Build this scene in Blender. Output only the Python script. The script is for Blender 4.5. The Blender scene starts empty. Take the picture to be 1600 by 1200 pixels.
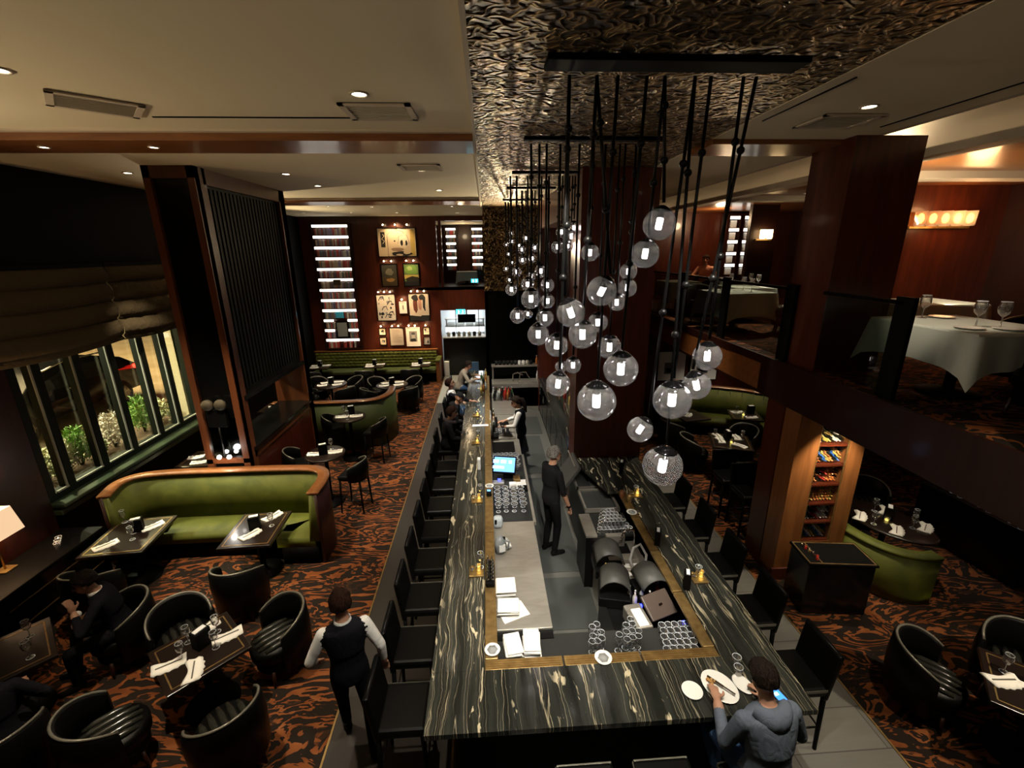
import bpy, bmesh, math, random
import numpy as np
from mathutils import Vector, Matrix, kdtree, noise
S = bpy.context.scene
C = bpy.context.collection
PI = math.pi
random.seed(7)
# ---------------------------------------------------------------- camera, world, exposure
cd = bpy.data.cameras.new('camera'); cam = bpy.data.objects.new('camera', cd); C.objects.link(cam)
fy = Vector((-42, -209, 698)).normalized()           # room depth axis seen from the camera
dn = Vector((25, 2343, 698)); dn = (dn - fy*dn.dot(fy)).normalized()
up = -dn; rx = fy.cross(up)
R3 = Matrix((rx, fy, up))
def cw(v): return R3 @ Vector(v)
ax, ay, az = cw((1,0,0)), cw((0,-1,0)), cw((0,0,-1))
cam.matrix_world = Matrix(((ax.x,ay.x,az.x,0),(ax.y,ay.y,az.y,0),(ax.z,ay.z,az.z,4.7),(0,0,0,1)))
cd.sensor_width = 36; cd.lens = 698/1600*36; cd.clip_start = .05; cd.clip_end = 200
S.camera = cam
W = bpy.data.worlds.new('world'); S.world = W; W.use_nodes = True
W.node_tree.nodes['Background'].inputs[0].default_value = (.55,.42,.28,1)
W.node_tree.nodes['Background'].inputs[1].default_value = .03
S.view_settings.view_transform = 'Standard'; S.view_settings.look = 'None'
S.view_settings.exposure = -.45; S.view_settings.gamma = 1; S.view_settings.use_curve_mapping = False
cy = S.cycles
cy.use_denoising = True; cy.max_bounces = 7; cy.diffuse_bounces = 3; cy.glossy_bounces = 3
cy.transmission_bounces = 4; cy.transparent_max_bounces = 14; cy.caustics_reflective = False; cy.caustics_refractive = False
cy.sample_clamp_indirect = 3; cy.use_light_tree = True
# ---------------------------------------------------------------- materials
def mat(name, col, rough=.5, metal=0, spec=.4, em=None, es=0, sheen=0, coat=0):
    m = bpy.data.materials.new(name); m.use_nodes = True
    b = m.node_tree.nodes['Principled BSDF']; I = b.inputs
    I['Base Color'].default_value = (*col, 1); I['Roughness'].default_value = rough
    I['Metallic'].default_value = metal; I['Specular IOR Level'].default_value = spec
    if em: I['Emission Color'].default_value = (*em, 1); I['Emission Strength'].default_value = es
    if sheen: I['Sheen Weight'].default_value = sheen; I['Sheen Tint'].default_value = (*[min(1, c*2.5) for c in col], 1); I['Sheen Roughness'].default_value = .4
    if coat: I['Coat Weight'].default_value = coat; I['Coat Roughness'].default_value = .08
    return m
class NT:
    def __init__(s, m): s.t = m.node_tree; s.b = s.t.nodes['Principled BSDF']
    def n(s, ty, ins={}, **p):
        d = s.t.nodes.new(ty)
        for k, v in p.items(): setattr(d, k, v)
        for k, v in ins.items():
            if hasattr(v, 'links'): s.t.links.new(v, d.inputs[k])
            else: d.inputs[k].default_value = v
        return d
    def coord(s, scale=(1,1,1), loc=(0,0,0), rot=(0,0,0), kind='Object'):
        c = s.n('ShaderNodeTexCoord')
        return s.n('ShaderNodeMapping', {'Vector': c.outputs[kind], 'Scale': scale, 'Location': loc, 'Rotation': rot}).outputs[0]
    def noise(s, v, scale, det=2, dist=0, rough=.5):
        return s.n('ShaderNodeTexNoise', {'Vector': v, 'Scale': scale, 'Detail': det, 'Distortion': dist, 'Roughness': rough}).outputs[0]
    def ramp(s, f, stops, interp='LINEAR'):
        r = s.n('ShaderNodeValToRGB', {'Fac': f}); e = r.color_ramp; e.interpolation = interp
        while len(e.elements) < len(stops): e.elements.new(.5)
        for el, (p, c) in zip(e.elements, stops): el.position = p; el.color = (*c, 1) if len(c) == 3 else c
        return r.outputs[0]
    def math(s, op, a, b=0, c=None):
        d = s.n('ShaderNodeMath', {0: a, 1: b}, operation=op)
        return d.outputs[0]
    def mix(s, f, a, b):
        d = s.n('ShaderNodeMix', data_type='RGBA')
        for k, v in ((0, f), (6, a), (7, b)):
            if hasattr(v, 'links'): s.t.links.new(v, d.inputs[k])
            else: d.inputs[k].default_value = (*v, 1) if isinstance(v, tuple) and len(v) == 3 else v
        return d.outputs[2]
    def base(s, o): s.t.links.new(o, s.b.inputs['Base Color'])
    def rough(s, o): s.t.links.new(o, s.b.inputs['Roughness'])
    def bump(s, h, st=.3, dist=.02):
        d = s.n('ShaderNodeBump', {'Height': h, 'Strength': st, 'Distance': dist}); s.t.links.new(d.outputs[0], s.b.inputs['Normal'])
def wood(name, a, b, rough=.35, sc=(9,9,.9), coat=.25):
    m = mat(name, a, rough, coat=coat); t = NT(m); v = t.coord(sc)
    f = t.noise(v, 1.6, 4, .6); t.base(t.ramp(f, [(.3, a), (.7, b)])); return m
def glassy(name, tint, refl=1.0, rough=.01, haze=0):
    m = bpy.data.materials.new(name); m.use_nodes = True; t = m.node_tree; t.nodes.remove(t.nodes['Principled BSDF'])
    o = t.nodes['Material Output']
    tr = t.nodes.new('ShaderNodeBsdfTransparent'); tr.inputs[0].default_value = (*tint, 1)
    gl = t.nodes.new('ShaderNodeBsdfGlossy'); gl.inputs['Color'].default_value = (1,1,1,1); gl.inputs['Roughness'].default_value = rough
    lw = t.nodes.new('ShaderNodeLayerWeight'); lw.inputs[0].default_value = .35
    mu = t.nodes.new('ShaderNodeMath'); mu.operation = 'MULTIPLY_ADD'; mu.inputs[1].default_value = .55*refl; mu.inputs[2].default_value = .05*refl
    t.links.new(lw.outputs['Facing'], mu.inputs[0])
    mx = t.nodes.new('ShaderNodeMixShader'); t.links.new(mu.outputs[0], mx.inputs[0]); t.links.new(tr.outputs[0], mx.inputs[1]); t.links.new(gl.outputs[0], mx.inputs[2])
    if haze:
        di = t.nodes.new('ShaderNodeBsdfDiffuse'); di.inputs[0].default_value = (.9,.9,.9,1); tl = t.nodes.new('ShaderNodeBsdfTranslucent'); tl.inputs[0].default_value = (.9,.9,.9,1)
        m1 = t.nodes.new('ShaderNodeMixShader'); t.links.new(di.outputs[0], m1.inputs[1]); t.links.new(tl.outputs[0], m1.inputs[2])
        m2 = t.nodes.new('ShaderNodeMixShader'); m2.inputs[0].default_value = haze; t.links.new(mx.outputs[0], m2.inputs[1]); t.links.new(m1.outputs[0], m2.inputs[2]); mx = m2
    t.links.new(mx.outputs[0], o.inputs[0]); return m
M = {}
M['red_wood'] = wood('mahogany', (.045,.008,.0035), (.085,.017,.006), .34)
M['frame_wood'] = wood('partition_wood', (.08,.022,.007), (.135,.04,.013), .38)
M['dark_wood'] = wood('dark_mahogany', (.014,.003,.0018), (.026,.006,.003), .4, coat=.08)
M['brown_wood'] = wood('brown_wood', (.17,.06,.018), (.26,.1,.03), .35)
M['brown_wood_h'] = wood('brown_wood_level', (.17,.06,.018), (.27,.1,.03), .28, (.9,9,9))
M['plaster'] = mat('ceiling_paint', (.82,.71,.48), .7)
M['plaster2'] = mat('ceiling_trim_paint', (.6,.5,.37), .6)
M['black'] = mat('black_paint', (.002,.002,.002), .6, spec=.08)
M['black_gloss'] = mat('black_lacquer', (.003,.003,.003), .2, spec=.3, coat=.1)
M['leather'] = mat('black_leather', (.003,.003,.0027), .4, spec=.13)
t = NT(M['leather']); t.bump(t.noise(t.coord((1,1,1)), 120, 3), .15, .004)
M['black_metal'] = mat('black_metal', (.01,.01,.01), .35, .6)
M['steel'] = mat('brushed_steel', (.5,.49,.46), .36, .75)
t = NT(M['steel']); f = t.noise(t.coord((2,60,2)), 3, 4, .4); t.rough(t.ramp(f, [(.3,(.3,)*3),(.7,(.46,)*3)])); t.base(t.ramp(t.noise(t.coord((1.5,5,1)),2,3,1.), [(.3,(.46,.43,.375)),(.7,(.55,.52,.46))]))
M['chrome'] = mat('chrome', (.75,.75,.75), .12, 1)
M['brass'] = mat('aged_brass', (.42,.27,.1), .38, .85)
t = NT(M['brass']); t.base(t.ramp(t.noise(t.coord((3,3,3)),4,3), [(.3,(.3,.19,.07)),(.7,(.5,.33,.13))]))
M['white'] = mat('white_china', (.8,.79,.74), .25)
M['linen'] = mat('white_linen', (.82,.8,.74), .85)
M['cloth'] = mat('white_tablecloth', (.62,.66,.6), .9)
M['paper'] = mat('white_paper', (.8,.8,.78), .8)
M['velvet'] = mat('green_velvet', (.11,.13,.008), .7, sheen=.4)
t = NT(M['velvet']); t.base(t.ramp(t.noise(t.coord((1,1,1)),3,3,.8), [(.3,(.055,.066,.006)),(.7,(.105,.115,.012))]))
M['velvet_dark'] = mat('dark_green_velvet', (.04,.055,.012), .6, sheen=.5)
M['table_black'] = mat('dark_table_lacquer', (.012,.007,.005), .28, coat=.2)
M['rubber'] = mat('black_rubber', (.018,.019,.018), .6)
t = NT(M['rubber']); w = t.n('ShaderNodeTexWave', {'Vector': t.coord((1,1,1)), 'Scale': 30.}, wave_type='BANDS', bands_direction='DIAGONAL').outputs[1]; t.bump(w, .7, .01)
M['mat_grey'] = mat('grey_rubber_mat', (.05,.055,.052), .7)
M['bar_floor'] = mat('quarry_floor', (.1,.098,.088), .6)
M['plank_dark'] = mat('dark_plank', (.038,.032,.028), .5, spec=.2)
M['plank'] = mat('grey_plank', (.16,.15,.135), .55)
t = NT(M['plank']); v = t.coord((1,1,1)); br = t.n('ShaderNodeTexBrick', {'Vector': v, 'Color1': (.15,.145,.13,1), 'Color2': (.19,.185,.165,1), 'Mortar': (.05,.045,.04,1), 'Scale': 1., 'Mortar Size': .006, 'Brick Width': 1.9, 'Row Height': .42}).outputs[0]
t.base(t.mix(t.math('MULTIPLY', t.noise(t.coord((1,9,1)),2,4), .6), br, (.1,.095,.085)))
M['carpet'] = mat('patterned_carpet', (.3,.08,.02), .95, spec=.1)
t = NT(M['carpet']); v = t.coord((.55,1.25,1))
n2 = t.noise(v, 1.9, 3, 2.0, .55)
sn = t.math('SINE', t.math('MULTIPLY', n2, 40))
line = t.ramp(sn, [(.30,(0,)*3),(.44,(1,)*3)])
blob = t.ramp(t.noise(v, 1.9, 3, 2.2), [(.4,(0,)*3),(.45,(1,)*3)])
blob2 = t.ramp(t.noise(v, 3.4, 2, 1.5), [(.46,(.12,)*3),(.5,(1,)*3)])
cl = t.ramp(t.noise(v, 6, 2, .5), [(.3,(.14,.042,.013)),(.6,(.22,.072,.022)),(.8,(.30,.12,.05))])
k = t.math('MULTIPLY', line, t.math('MAXIMUM', blob, blob2))
t.base(t.mix(k, (.018,.013,.010), cl)); t.bump(t.noise(t.coord(), 260, 1), .3, .006)
M['marble'] = mat('black_marble', (.02,.022,.02), .16, spec=.5, coat=.2)
t = NT(M['marble']); c0 = t.coord((1,1,1)); sx = t.n('ShaderNodeSeparateXYZ', {0: c0})
wa = t.noise(t.coord((1.6,.75,1)), 1.3, 2); wb = t.noise(t.coord((6,2.4,1)), 1.6, 3)
u = t.math('ADD', t.math('ADD', sx.outputs[0], t.math('MULTIPLY', t.math('SUBTRACT', wa, .5), .16)), t.math('MULTIPLY', t.math('SUBTRACT', wb, .5), .07))
def comb(a, b): return t.n('ShaderNodeCombineXYZ', {0: a, 1: b}).outputs[0]
yy = sx.outputs[1]
def vein(fr, fy_, w, dist=0):
    nn = t.noise(comb(t.math('MULTIPLY', u, fr), t.math('MULTIPLY', yy, fy_)), 1., 2, dist)
    return t.ramp(t.math('ABSOLUTE', t.math('SUBTRACT', nn, .5)), [(0,(1,)*3),(w,(0,)*3)])
msk = t.ramp(t.noise(comb(t.math('MULTIPLY', u, 4.5), t.math('MULTIPLY', yy, .12)), 1., 1), [(.5,(.0,)*3),(.6,(.9,)*3)])
v1 = t.math('MULTIPLY', vein(13, .3, .010), msk)
v2 = t.math('MULTIPLY', vein(7, .25, .005), .7)
v3 = t.math('MULTIPLY', vein(55, .9, .03), t.math('MULTIPLY', msk, .08))
bl = t.math('MULTIPLY', t.ramp(t.noise(comb(t.math('MULTIPLY', u, 13), t.math('MULTIPLY', yy, 3.2)), 1., 3, .8), [(.6,(0,)*3),(.63,(1,)*3)]), t.ramp(t.noise(comb(t.math('MULTIPLY', u, 5), t.math('MULTIPLY', yy, .2)), 1.2, 1), [(.52,(0,)*3),(.58,(1,)*3)]))
kk = t.math('MINIMUM', t.math('MAXIMUM', t.math('MAXIMUM', v1, v2), t.math('MAXIMUM', v3, bl)), 1)
dk = t.ramp(t.noise(comb(t.math('MULTIPLY', u, 8), t.math('MULTIPLY', yy, .3)), 1.5, 3), [(.3,(.006,.007,.006)),(.7,(.035,.037,.031))])
t.base(t.mix(kk, dk, (.5,.43,.29)))
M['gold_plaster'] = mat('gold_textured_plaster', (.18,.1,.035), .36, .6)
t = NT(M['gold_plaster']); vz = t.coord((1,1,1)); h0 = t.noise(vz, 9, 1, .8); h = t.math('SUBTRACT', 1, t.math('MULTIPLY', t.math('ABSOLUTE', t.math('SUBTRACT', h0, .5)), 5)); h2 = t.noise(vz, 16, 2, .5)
t.bump(t.math('ADD', h, t.math('MULTIPLY', h2, .5)), 1., .05); t.base(t.ramp(h, [(.3,(.03,.017,.005)),(.75,(.12,.07,.024)),(.95,(.42,.29,.13))]))  # pale gold ridges paint glints into the base colour
M['smoke'] = glassy('smoked_glass', (.66,.63,.66), 1.1, haze=.05)
M['clear'] = glassy('clear_glass', (.97,.98,.99), 3.0, .02, haze=.04)
M['rim_glint'] = mat('rim_glint', (.75,.8,.85), .1, spec=1)  # opaque pale colour paints the sparkle on clear glass rims and feet
M['pane'] = glassy('window_glass', (.92,.95,.9), .3)
M['balu'] = glassy('dark_railing_glass', (.55,.58,.55), .25)
def emit(n, col, st): M[n] = mat(n, tuple(.06*c for c in col), .5, em=col, es=st*1.35)
emit('bulb', (1,.94,.84), 24); emit('downlight_lens', (1,.9,.72), 22); emit('shelf_led', (1,.93,.8), 3.0)
emit('cove_led', (1,.82,.55), 2.6); emit('sconce_glow', (1,.66,.3), 9); emit('screen_blue', (.16,.42,1), 2.2); emit('candle', (1,.75,.15), 5)
emit('exit_cyan', (.05,.6,.75), 2.5); emit('exit_white', (.8,1,1), 4); emit('tail_red', (1,.02,.01), 14); emit('blue_led', (.02,.03,1), 14); emit('lamp_shade_glow', (1,.66,.38), .95)
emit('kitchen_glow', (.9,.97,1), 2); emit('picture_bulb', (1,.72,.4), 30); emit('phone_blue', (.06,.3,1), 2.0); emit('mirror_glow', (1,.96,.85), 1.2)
M['skin'] = mat('skin', (.42,.22,.14), .5); M['skin_dark'] = mat('skin_tan', (.3,.15,.09), .5)
def cloth_m(n, c, r=.85):
    M[n] = mat(n, c, r, spec=.06)
    if r == .85: t = NT(M[n]); t.bump(t.noise(t.coord((9,9,5)), 1., 3, 1.6), .55, .03)
cloth_m('shirt_black', (.008,.008,.009)); cloth_m('shirt_white', (.72,.7,.66)); cloth_m('trouser_black', (.007,.007,.008)); cloth_m('hoodie_blue', (.11,.13,.165)); cloth_m('sweater_grey', (.27,.23,.18))
cloth_m('suit_black', (.008,.008,.011)); cloth_m('jeans', (.03,.06,.12)); cloth_m('plaid', (.03,.022,.022)); cloth_m('hair_dark', (.012,.008,.006), .5); cloth_m('hair_grey', (.13,.12,.11), .7); cloth_m('hair_brown', (.018,.008,.005), .7)
cloth_m('shoe', (.006,.006,.006), .25); cloth_m('eye', (.01,.008,.006), .3); cloth_m('lip', (.3,.1,.08), .5); cloth_m('shade_linen', (.10,.075,.042)); cloth_m('food', (.45,.25,.09), .7); cloth_m('pink', (.62,.3,.2))
for k in ('hair_dark','hair_grey','hair_brown'):
    t = NT(M[k]); c = M[k].node_tree.nodes['Principled BSDF'].inputs['Base Color'].default_value[:3]; t.base(t.ramp(t.noise(t.coord((60,60,14)), 2, 3, .5), [(.35,tuple(.45*x for x in c)),(.65,tuple(min(1,2.1*x) for x in c))])); t.bump(t.noise(t.coord((60,60,14)), 2, 3, .5), .8, .02)
M['asphalt'] = mat('asphalt', (.42,.33,.22), .85); t = NT(M['asphalt']); t.base(t.ramp(t.noise(t.coord((1,1,1)), 1.2, 5), [(.3,(.34,.26,.16)),(.7,(.5,.4,.27))]))
M['car_paint'] = mat('black_car_paint', (.006,.006,.007), .25, spec=.18, coat=.05); M['tyre'] = mat('tyre', (.01,.01,.01), .7); M['car_glass'] = mat('car_glass', (.015,.016,.018), .05, coat=.5)
M['leaf'] = mat('leaf_green', (.12,.25,.03), .6); M['leaf_pale'] = mat('leaf_pale', (.42,.45,.25), .7); M['leaf_white'] = mat('leaf_silver', (.6,.55,.45), .7); M['soil'] = mat('soil', (.05,.03,.015), .9)
M['mullion'] = mat('dark_green_window_frame', (.005,.008,.005), .5, spec=.2); M['cream'] = mat('cream_wall', (.5,.42,.27), .8); M['sill'] = mat('dark_green_sill', (.03,.045,.025), .3)
# ---------------------------------------------------------------- mesh helpers
class MB:
    def __init__(s): s.bm = bmesh.new()
    def _fin(s, vs, mi, sm):
        for f in {f for v in vs for f in v.link_faces}: f.material_index = mi; f.smooth = sm
    def box(s, c, d, rz=0, bev=0, mi=0, mtx=None, seg=2):
        m = Matrix.Translation(c) @ (mtx if mtx else Matrix.Rotation(rz, 4, 'Z')) @ Matrix.Diagonal((*d, 1))
        vs = bmesh.ops.create_cube(s.bm, size=1, matrix=m)['verts']
        if bev:
            r = bmesh.ops.bevel(s.bm, geom=list({e for v in vs for e in v.link_edges}), offset=bev, segments=seg, affect='EDGES', profile=.5)
            for f in r['faces']: f.material_index = mi; f.smooth = seg > 1
            vs = [v for v in vs if v.is_valid] + r['verts']
        s._fin(vs, mi, False); return s
    def b2(s, a, b, **k):                                   # box from two corners
        return s.box([(x+y)/2 for x, y in zip(a, b)], [abs(y-x) for x, y in zip(a, b)], **k)
    def prism(s, pts, z0, z1, mi=0, sm=False, cap=True):
        lo = [s.bm.verts.new((x, y, z0)) for x, y in pts]; hi = [s.bm.verts.new((x, y, z1)) for x, y in pts]
        n = len(pts)
        for i in range(n):
            f = s.bm.faces.new((lo[i], lo[(i+1) % n], hi[(i+1) % n], hi[i])); f.material_index = mi; f.smooth = sm
        if cap:
            for l in (lo[::-1], hi):
                f = s.bm.faces.new(l); f.material_index = mi
        return s
    def loft(s, rings, mi=0, sm=True, closed=True, cap=True):
        rs = [[s.bm.verts.new(p) for p in r] for r in rings]
        n = len(rs[0])
        for a, b in zip(rs, rs[1:]):
            for i in range(n if closed else n-1):
                f = s.bm.faces.new((a[i], a[(i+1) % n], b[(i+1) % n], b[i])); f.material_index = mi; f.smooth = sm
        if cap and closed:
            for l in (rs[0][::-1], rs[-1]):
                f = s.bm.faces.new(l); f.material_index = mi; f.smooth = sm
        return s
    def lathe(s, prof, c=(0,0,0), seg=16, mi=0, sm=True, cap=True, ax='Z', sx=1, sy=1):
        def P(r, z, a):
            x, y = r*math.cos(a)*sx, r*math.sin(a)*sy
            return (c[0]+x, c[1]+y, c[2]+z) if ax == 'Z' else ((c[0]+z, c[1]+x, c[2]+y) if ax == 'X' else (c[0]+y, c[1]+z, c[2]+x))
        return s.loft([[P(max(r, 1e-4), z, 2*PI*i/seg) for i in range(seg)] for r, z in prof], mi, sm, True, cap)
    def tube(s, pts, r, seg=8, mi=0, cap=True):
        pts = [Vector(p) for p in pts]; rings = []; rr = r if isinstance(r, (list, tuple)) else [r]*len(pts)
        up = None
        for i, p in enumerate(pts):
            d = (pts[min(i+1, len(pts)-1)] - pts[max(i-1, 0)]).normalized()
            if up is None: up = d.orthogonal().normalized()
            a = (up - d*up.dot(d)); a = a.normalized() if a.length > 1e-5 else d.orthogonal().normalized(); up = a; b = d.cross(a)
            rings.append([p + (a*math.cos(2*PI*k/seg) + b*math.sin(2*PI*k/seg))*rr[i] for k in range(seg)])
        return s.loft(rings, mi, True, True, cap)
    def ball(s, c, r, u=14, v=8, mi=0, rot=None):
        r = (r,)*3 if not isinstance(r, (tuple, list, Vector)) else r
        m = Matrix.Translation(c) @ (rot.to_4x4() if rot else Matrix()) @ Matrix.Diagonal((*r, 1))
        s._fin(bmesh.ops.create_uvsphere(s.bm, u_segments=u, v_segments=v, radius=1, matrix=m)['verts'], mi, True); return s
    def quad(s, *p, mi=0):
        f = s.bm.faces.new([s.bm.verts.new(q) for q in p]); f.material_index = mi; return s
    def build(s, name, m, parent=None, loc=None, rz=0):
        me = bpy.data.meshes.new(name); bmesh.ops.recalc_face_normals(s.bm, faces=s.bm.faces); s.bm.to_mesh(me); s.bm.free()
        for x in (m if isinstance(m, (list, tuple)) else [m]): me.materials.append(M[x] if isinstance(x, str) else x)
        o = bpy.data.objects.new(name, me); C.objects.link(o)
        if parent: o.parent = parent
        if loc: o.location = loc
        o.rotation_euler.z = rz
        return o
def tag(o, label=None, cat=None, group=None, kind=None):
    for k, v in (('label', label), ('category', cat), ('group', group), ('kind', kind)):
        if v: o[k] = v
    return o
def thing(name, label, cat, loc=(0,0,0), rz=0, group=None):
    o = bpy.data.objects.new(name, None); C.objects.link(o); o.location = loc; o.rotation_euler.z = rz; o.empty_display_size = .1
    return tag(o, label, cat, group)
KIDS = {}
def dup(root, loc, rz=0, label=None, group=None, scale=None):
    def cp(o, par):
        c = o.copy(); C.objects.link(c)
        if par: c.parent = par
        for ch in list(o.children): cp(ch, c)
        return c
    r = cp(root, None); r.location = loc; r.rotation_euler = (0, 0, rz)
    if scale: r.scale = scale if isinstance(scale, (tuple, list)) else (scale,)*3
    if label: r['label'] = label
    if group: r['group'] = group
    return r
USED = {}
def place(maker, loc, rz=0, label=None, group=None, key=None, scale=None):  # first use builds it, later uses copy it
    k = key or maker.__name__
    if k not in USED:
        o = maker(); USED[k] = o; o.location = loc; o.rotation_euler = (0, 0, rz)
        if label: o['label'] = label
        if group: o['group'] = group
        if scale: o.scale = scale if isinstance(scale, (tuple, list)) else (scale,)*3
        return o
    o = dup(USED[k], loc, rz, label, group, scale or 1)
    return o
def struct(name, mb, m, parent=None):
    o = mb.build(name, m, parent)
    if not parent: o['kind'] = 'structure'
    return o
def B(*a, **k): return MB().box(*a, **k)
def B2(a, b, **k): return MB().b2(a, b, **k)
ORD = ['first','second','third','fourth','fifth','sixth','seventh','eighth','ninth','tenth','eleventh','twelfth','thirteenth']
# ---------------------------------------------------------------- lamps
def spot(loc, power, ang=60, blend=.6, col=(1,.86,.66), aim=None, parent=None, r=.04):
    l = bpy.data.lights.new('spot_lamp', 'SPOT'); l.energy = power; l.spot_size = math.radians(ang); l.spot_blend = blend; l.color = col; l.shadow_soft_size = r
    o = bpy.data.objects.new('spot_lamp', l); C.objects.link(o)
    d = (Vector(aim) - Vector(loc)) if aim else Vector((0,0,-1))
    o.rotation_euler = d.to_track_quat('-Z', 'Y').to_euler()
    o.location = loc
    return o
def point(loc, power, col=(1,.9,.75), r=.05):
    l = bpy.data.lights.new('point_lamp', 'POINT'); l.energy = power; l.color = col; l.shadow_soft_size = r
    o = bpy.data.objects.new('point_lamp', l); C.objects.link(o); o.location = loc; return o
def area(loc, aim, power, sx, sy, col):
    l = bpy.data.lights.new('area_lamp', 'AREA'); l.shape = 'RECTANGLE'; l.size = sx; l.size_y = sy; l.energy = power; l.color = col
    o = bpy.data.objects.new('area_lamp', l); C.objects.link(o); o.location = loc
    o.rotation_euler = (Vector(aim) - Vector(loc)).to_track_quat('-Z', 'Y').to_euler(); return o
ZC = 5.88
# ================================================================ the room
struct('floor', B2((-6.5,-2,-.1),(9.5,17.2,0)), 'carpet')
struct('floor_bar_left', B2((-1.68,0,0),(-.3,16.9,.006)), 'plank_dark')
struct('floor_bar_right', B2((.3,0,0),(3.85,2.95,.0062)).b2((-.3,0,0),(.3,2.95,.006)).b2((2.3,2.95,0),(3.85,8.1,.006)), 'plank')
struct('floor_inner', B2((-.3,2.95,0),(2.3,14,.008)).b2((-1.68,14,.0),(-.05,17,.007)), 'bar_floor')
struct('floor_passage', B2((-1.68,13.7,0),(-.55,17,.012)), mat('spill_lit_floor', (.3,.31,.28), .5))  # floor colour lightened to stand for light spilling from the kitchen
struct('trim_1', B2((-1.70,0,0),(-1.68,16.9,.012)).b2((3.85,0,0),(3.87,8.1,.012)).b2((2.72,8.1,0),(3.87,8.12,.012)), 'brass')
struct('ceiling', B2((-6.5,-2,ZC),(-.09,5.17,ZC+.2)).b2((-6.5,5.85,ZC),(-.09,11.23,ZC+.2)).b2((-6.5,12.3,ZC),(-.05,17,ZC+.2)), 'plaster')
struct('ceiling_right', B2((2.6,-2,ZC),(4.38,5.5,ZC+.25)).b2((2.6,6.2,ZC),(4.38,14,ZC+.25)).b2((2.6,5.5,ZC+.1),(4.38,6.2,ZC+.25)), 'plaster')
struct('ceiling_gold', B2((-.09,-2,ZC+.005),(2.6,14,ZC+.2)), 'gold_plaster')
struct('ceiling_beam', B2((-6.5,5.2,5.79),(-.1,5.82,6)).b2((-6.5,11.25,5.8),(-.1,12.1,6)).b2((2.62,5.52,5.83),(4.36,6.18,5.98)), 'brown_wood_h')
struct('trim_2', B2((-6.5,5.13,5.86),(-.1,5.2,5.95)).b2((-6.5,5.82,5.80),(-.1,5.9,5.95)).b2((-6.5,11.2,5.84),(-.1,11.25,5.95)).b2((-.1,-2,5.85),(-.07,14,5.95)), 'plaster2')
# shadow gaps in the ceilings
struct('trim_3', B2((-2.95,4.70,5.872),(-.65,4.72,5.89)).b2((2.72,3.6,5.872),(2.735,4.75,5.89)).b2((4.1,2,5.872),(4.115,4.95,5.89)).b2((-2.2,6.1,5.872),(-.5,6.12,5.89)), 'black')
# mezzanine ceiling beyond the cove
struct('ceiling_mezzanine', B2((5.25,-2,5.72),(9.5,14,6.1)), 'brown_wood_h')
struct('trim_4', B2((4.3,-2,6.12),(5.3,14,6.24)).b2((4.38,-2,5.88),(4.46,14,6.12)).b2((4.98,-2,5.66),(5.25,14,5.72)).b2((5.2,-2,5.72),(5.25,14,6.12)).b2((4.98,-2,5.72),(5.0,14,5.75)), 'plaster2')
struct('trim_5', B2((5.01,-2,5.721),(5.04,14,5.735)), 'cove_led')
struct('trim_6', B2((5.25,6.6,5.62),(9.5,6.95,5.73)).b2((5.25,9.6,5.62),(9.5,9.95,5.73)), 'plaster2')
# back wall
struct('wall_back', B2((-6.6,17,0),(-1.74,17.2,5.9)).b2((-1.74,17,2.55),(-.05,17.2,3.4)).b2((-1.74,17,5.72),(-.05,17.2,5.9)).b2((-1.66,17,3.4),(-1.56,17.2,5.72)), 'red_wood')
struct('wall_end', B2((-.05,14,0),(2.75,14.2,3.5)).b2((-.05,14,0),(.05,20,2.55)).b2((-.05,14,2.55),(.05,17.2,3.5)), 'black')
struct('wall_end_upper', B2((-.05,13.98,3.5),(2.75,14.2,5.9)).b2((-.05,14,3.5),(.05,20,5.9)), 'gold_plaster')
# left wall with the street window
struct('wall_left', B2((-6.62,-2,0),(-6.5,6.15,5.9)).b2((-6.62,6.15,0),(-6.5,9.8,1.2)).b2((-6.62,6.15,4.5),(-6.5,9.8,5.9)).b2((-6.62,9.8,0),(-6.5,17,5.9)), 'black')
struct('wall_left_pier', B2((-6.5,5.4,0),(-6.42,6.12,5.88)), 'dark_wood')
w = tag(bpy.data.objects.new('window_1', None), kind='structure'); C.objects.link(w)
fr = MB().b2((-6.62,6.15,1.2),(-6.46,9.8,1.3)).b2((-6.62,6.15,4.4),(-6.46,9.8,4.5))
for y in (6.2,6.55,7.2,7.86,8.56,9.14,9.75): fr.b2((-6.6,y-.055,1.3),(-6.44,y+.055,4.4))
fr.build('frame', 'mullion', w)
e = MB()
for y in (6.55,7.2,7.86,8.56,9.14): e.b2((-6.475,y-.085,1.31),(-6.455,y-.06,4.38))
e.b2((-6.475,6.3,1.3),(-6.45,9.7,1.325)); e.build('glazing_bead', mat('pale_bead', (.35,.36,.3), .4), w)
B2((-6.56,6.15,1.3),(-6.55,9.8,4.4)).build('glass_pane', 'pane', w)
B2((-6.5,6.12,1.14),(-6.24,9.8,1.2), bev=.015).b2((-6.5,6.12,1.02),(-6.3,9.8,1.10), bev=.01).build('sill', 'sill', w)
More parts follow.
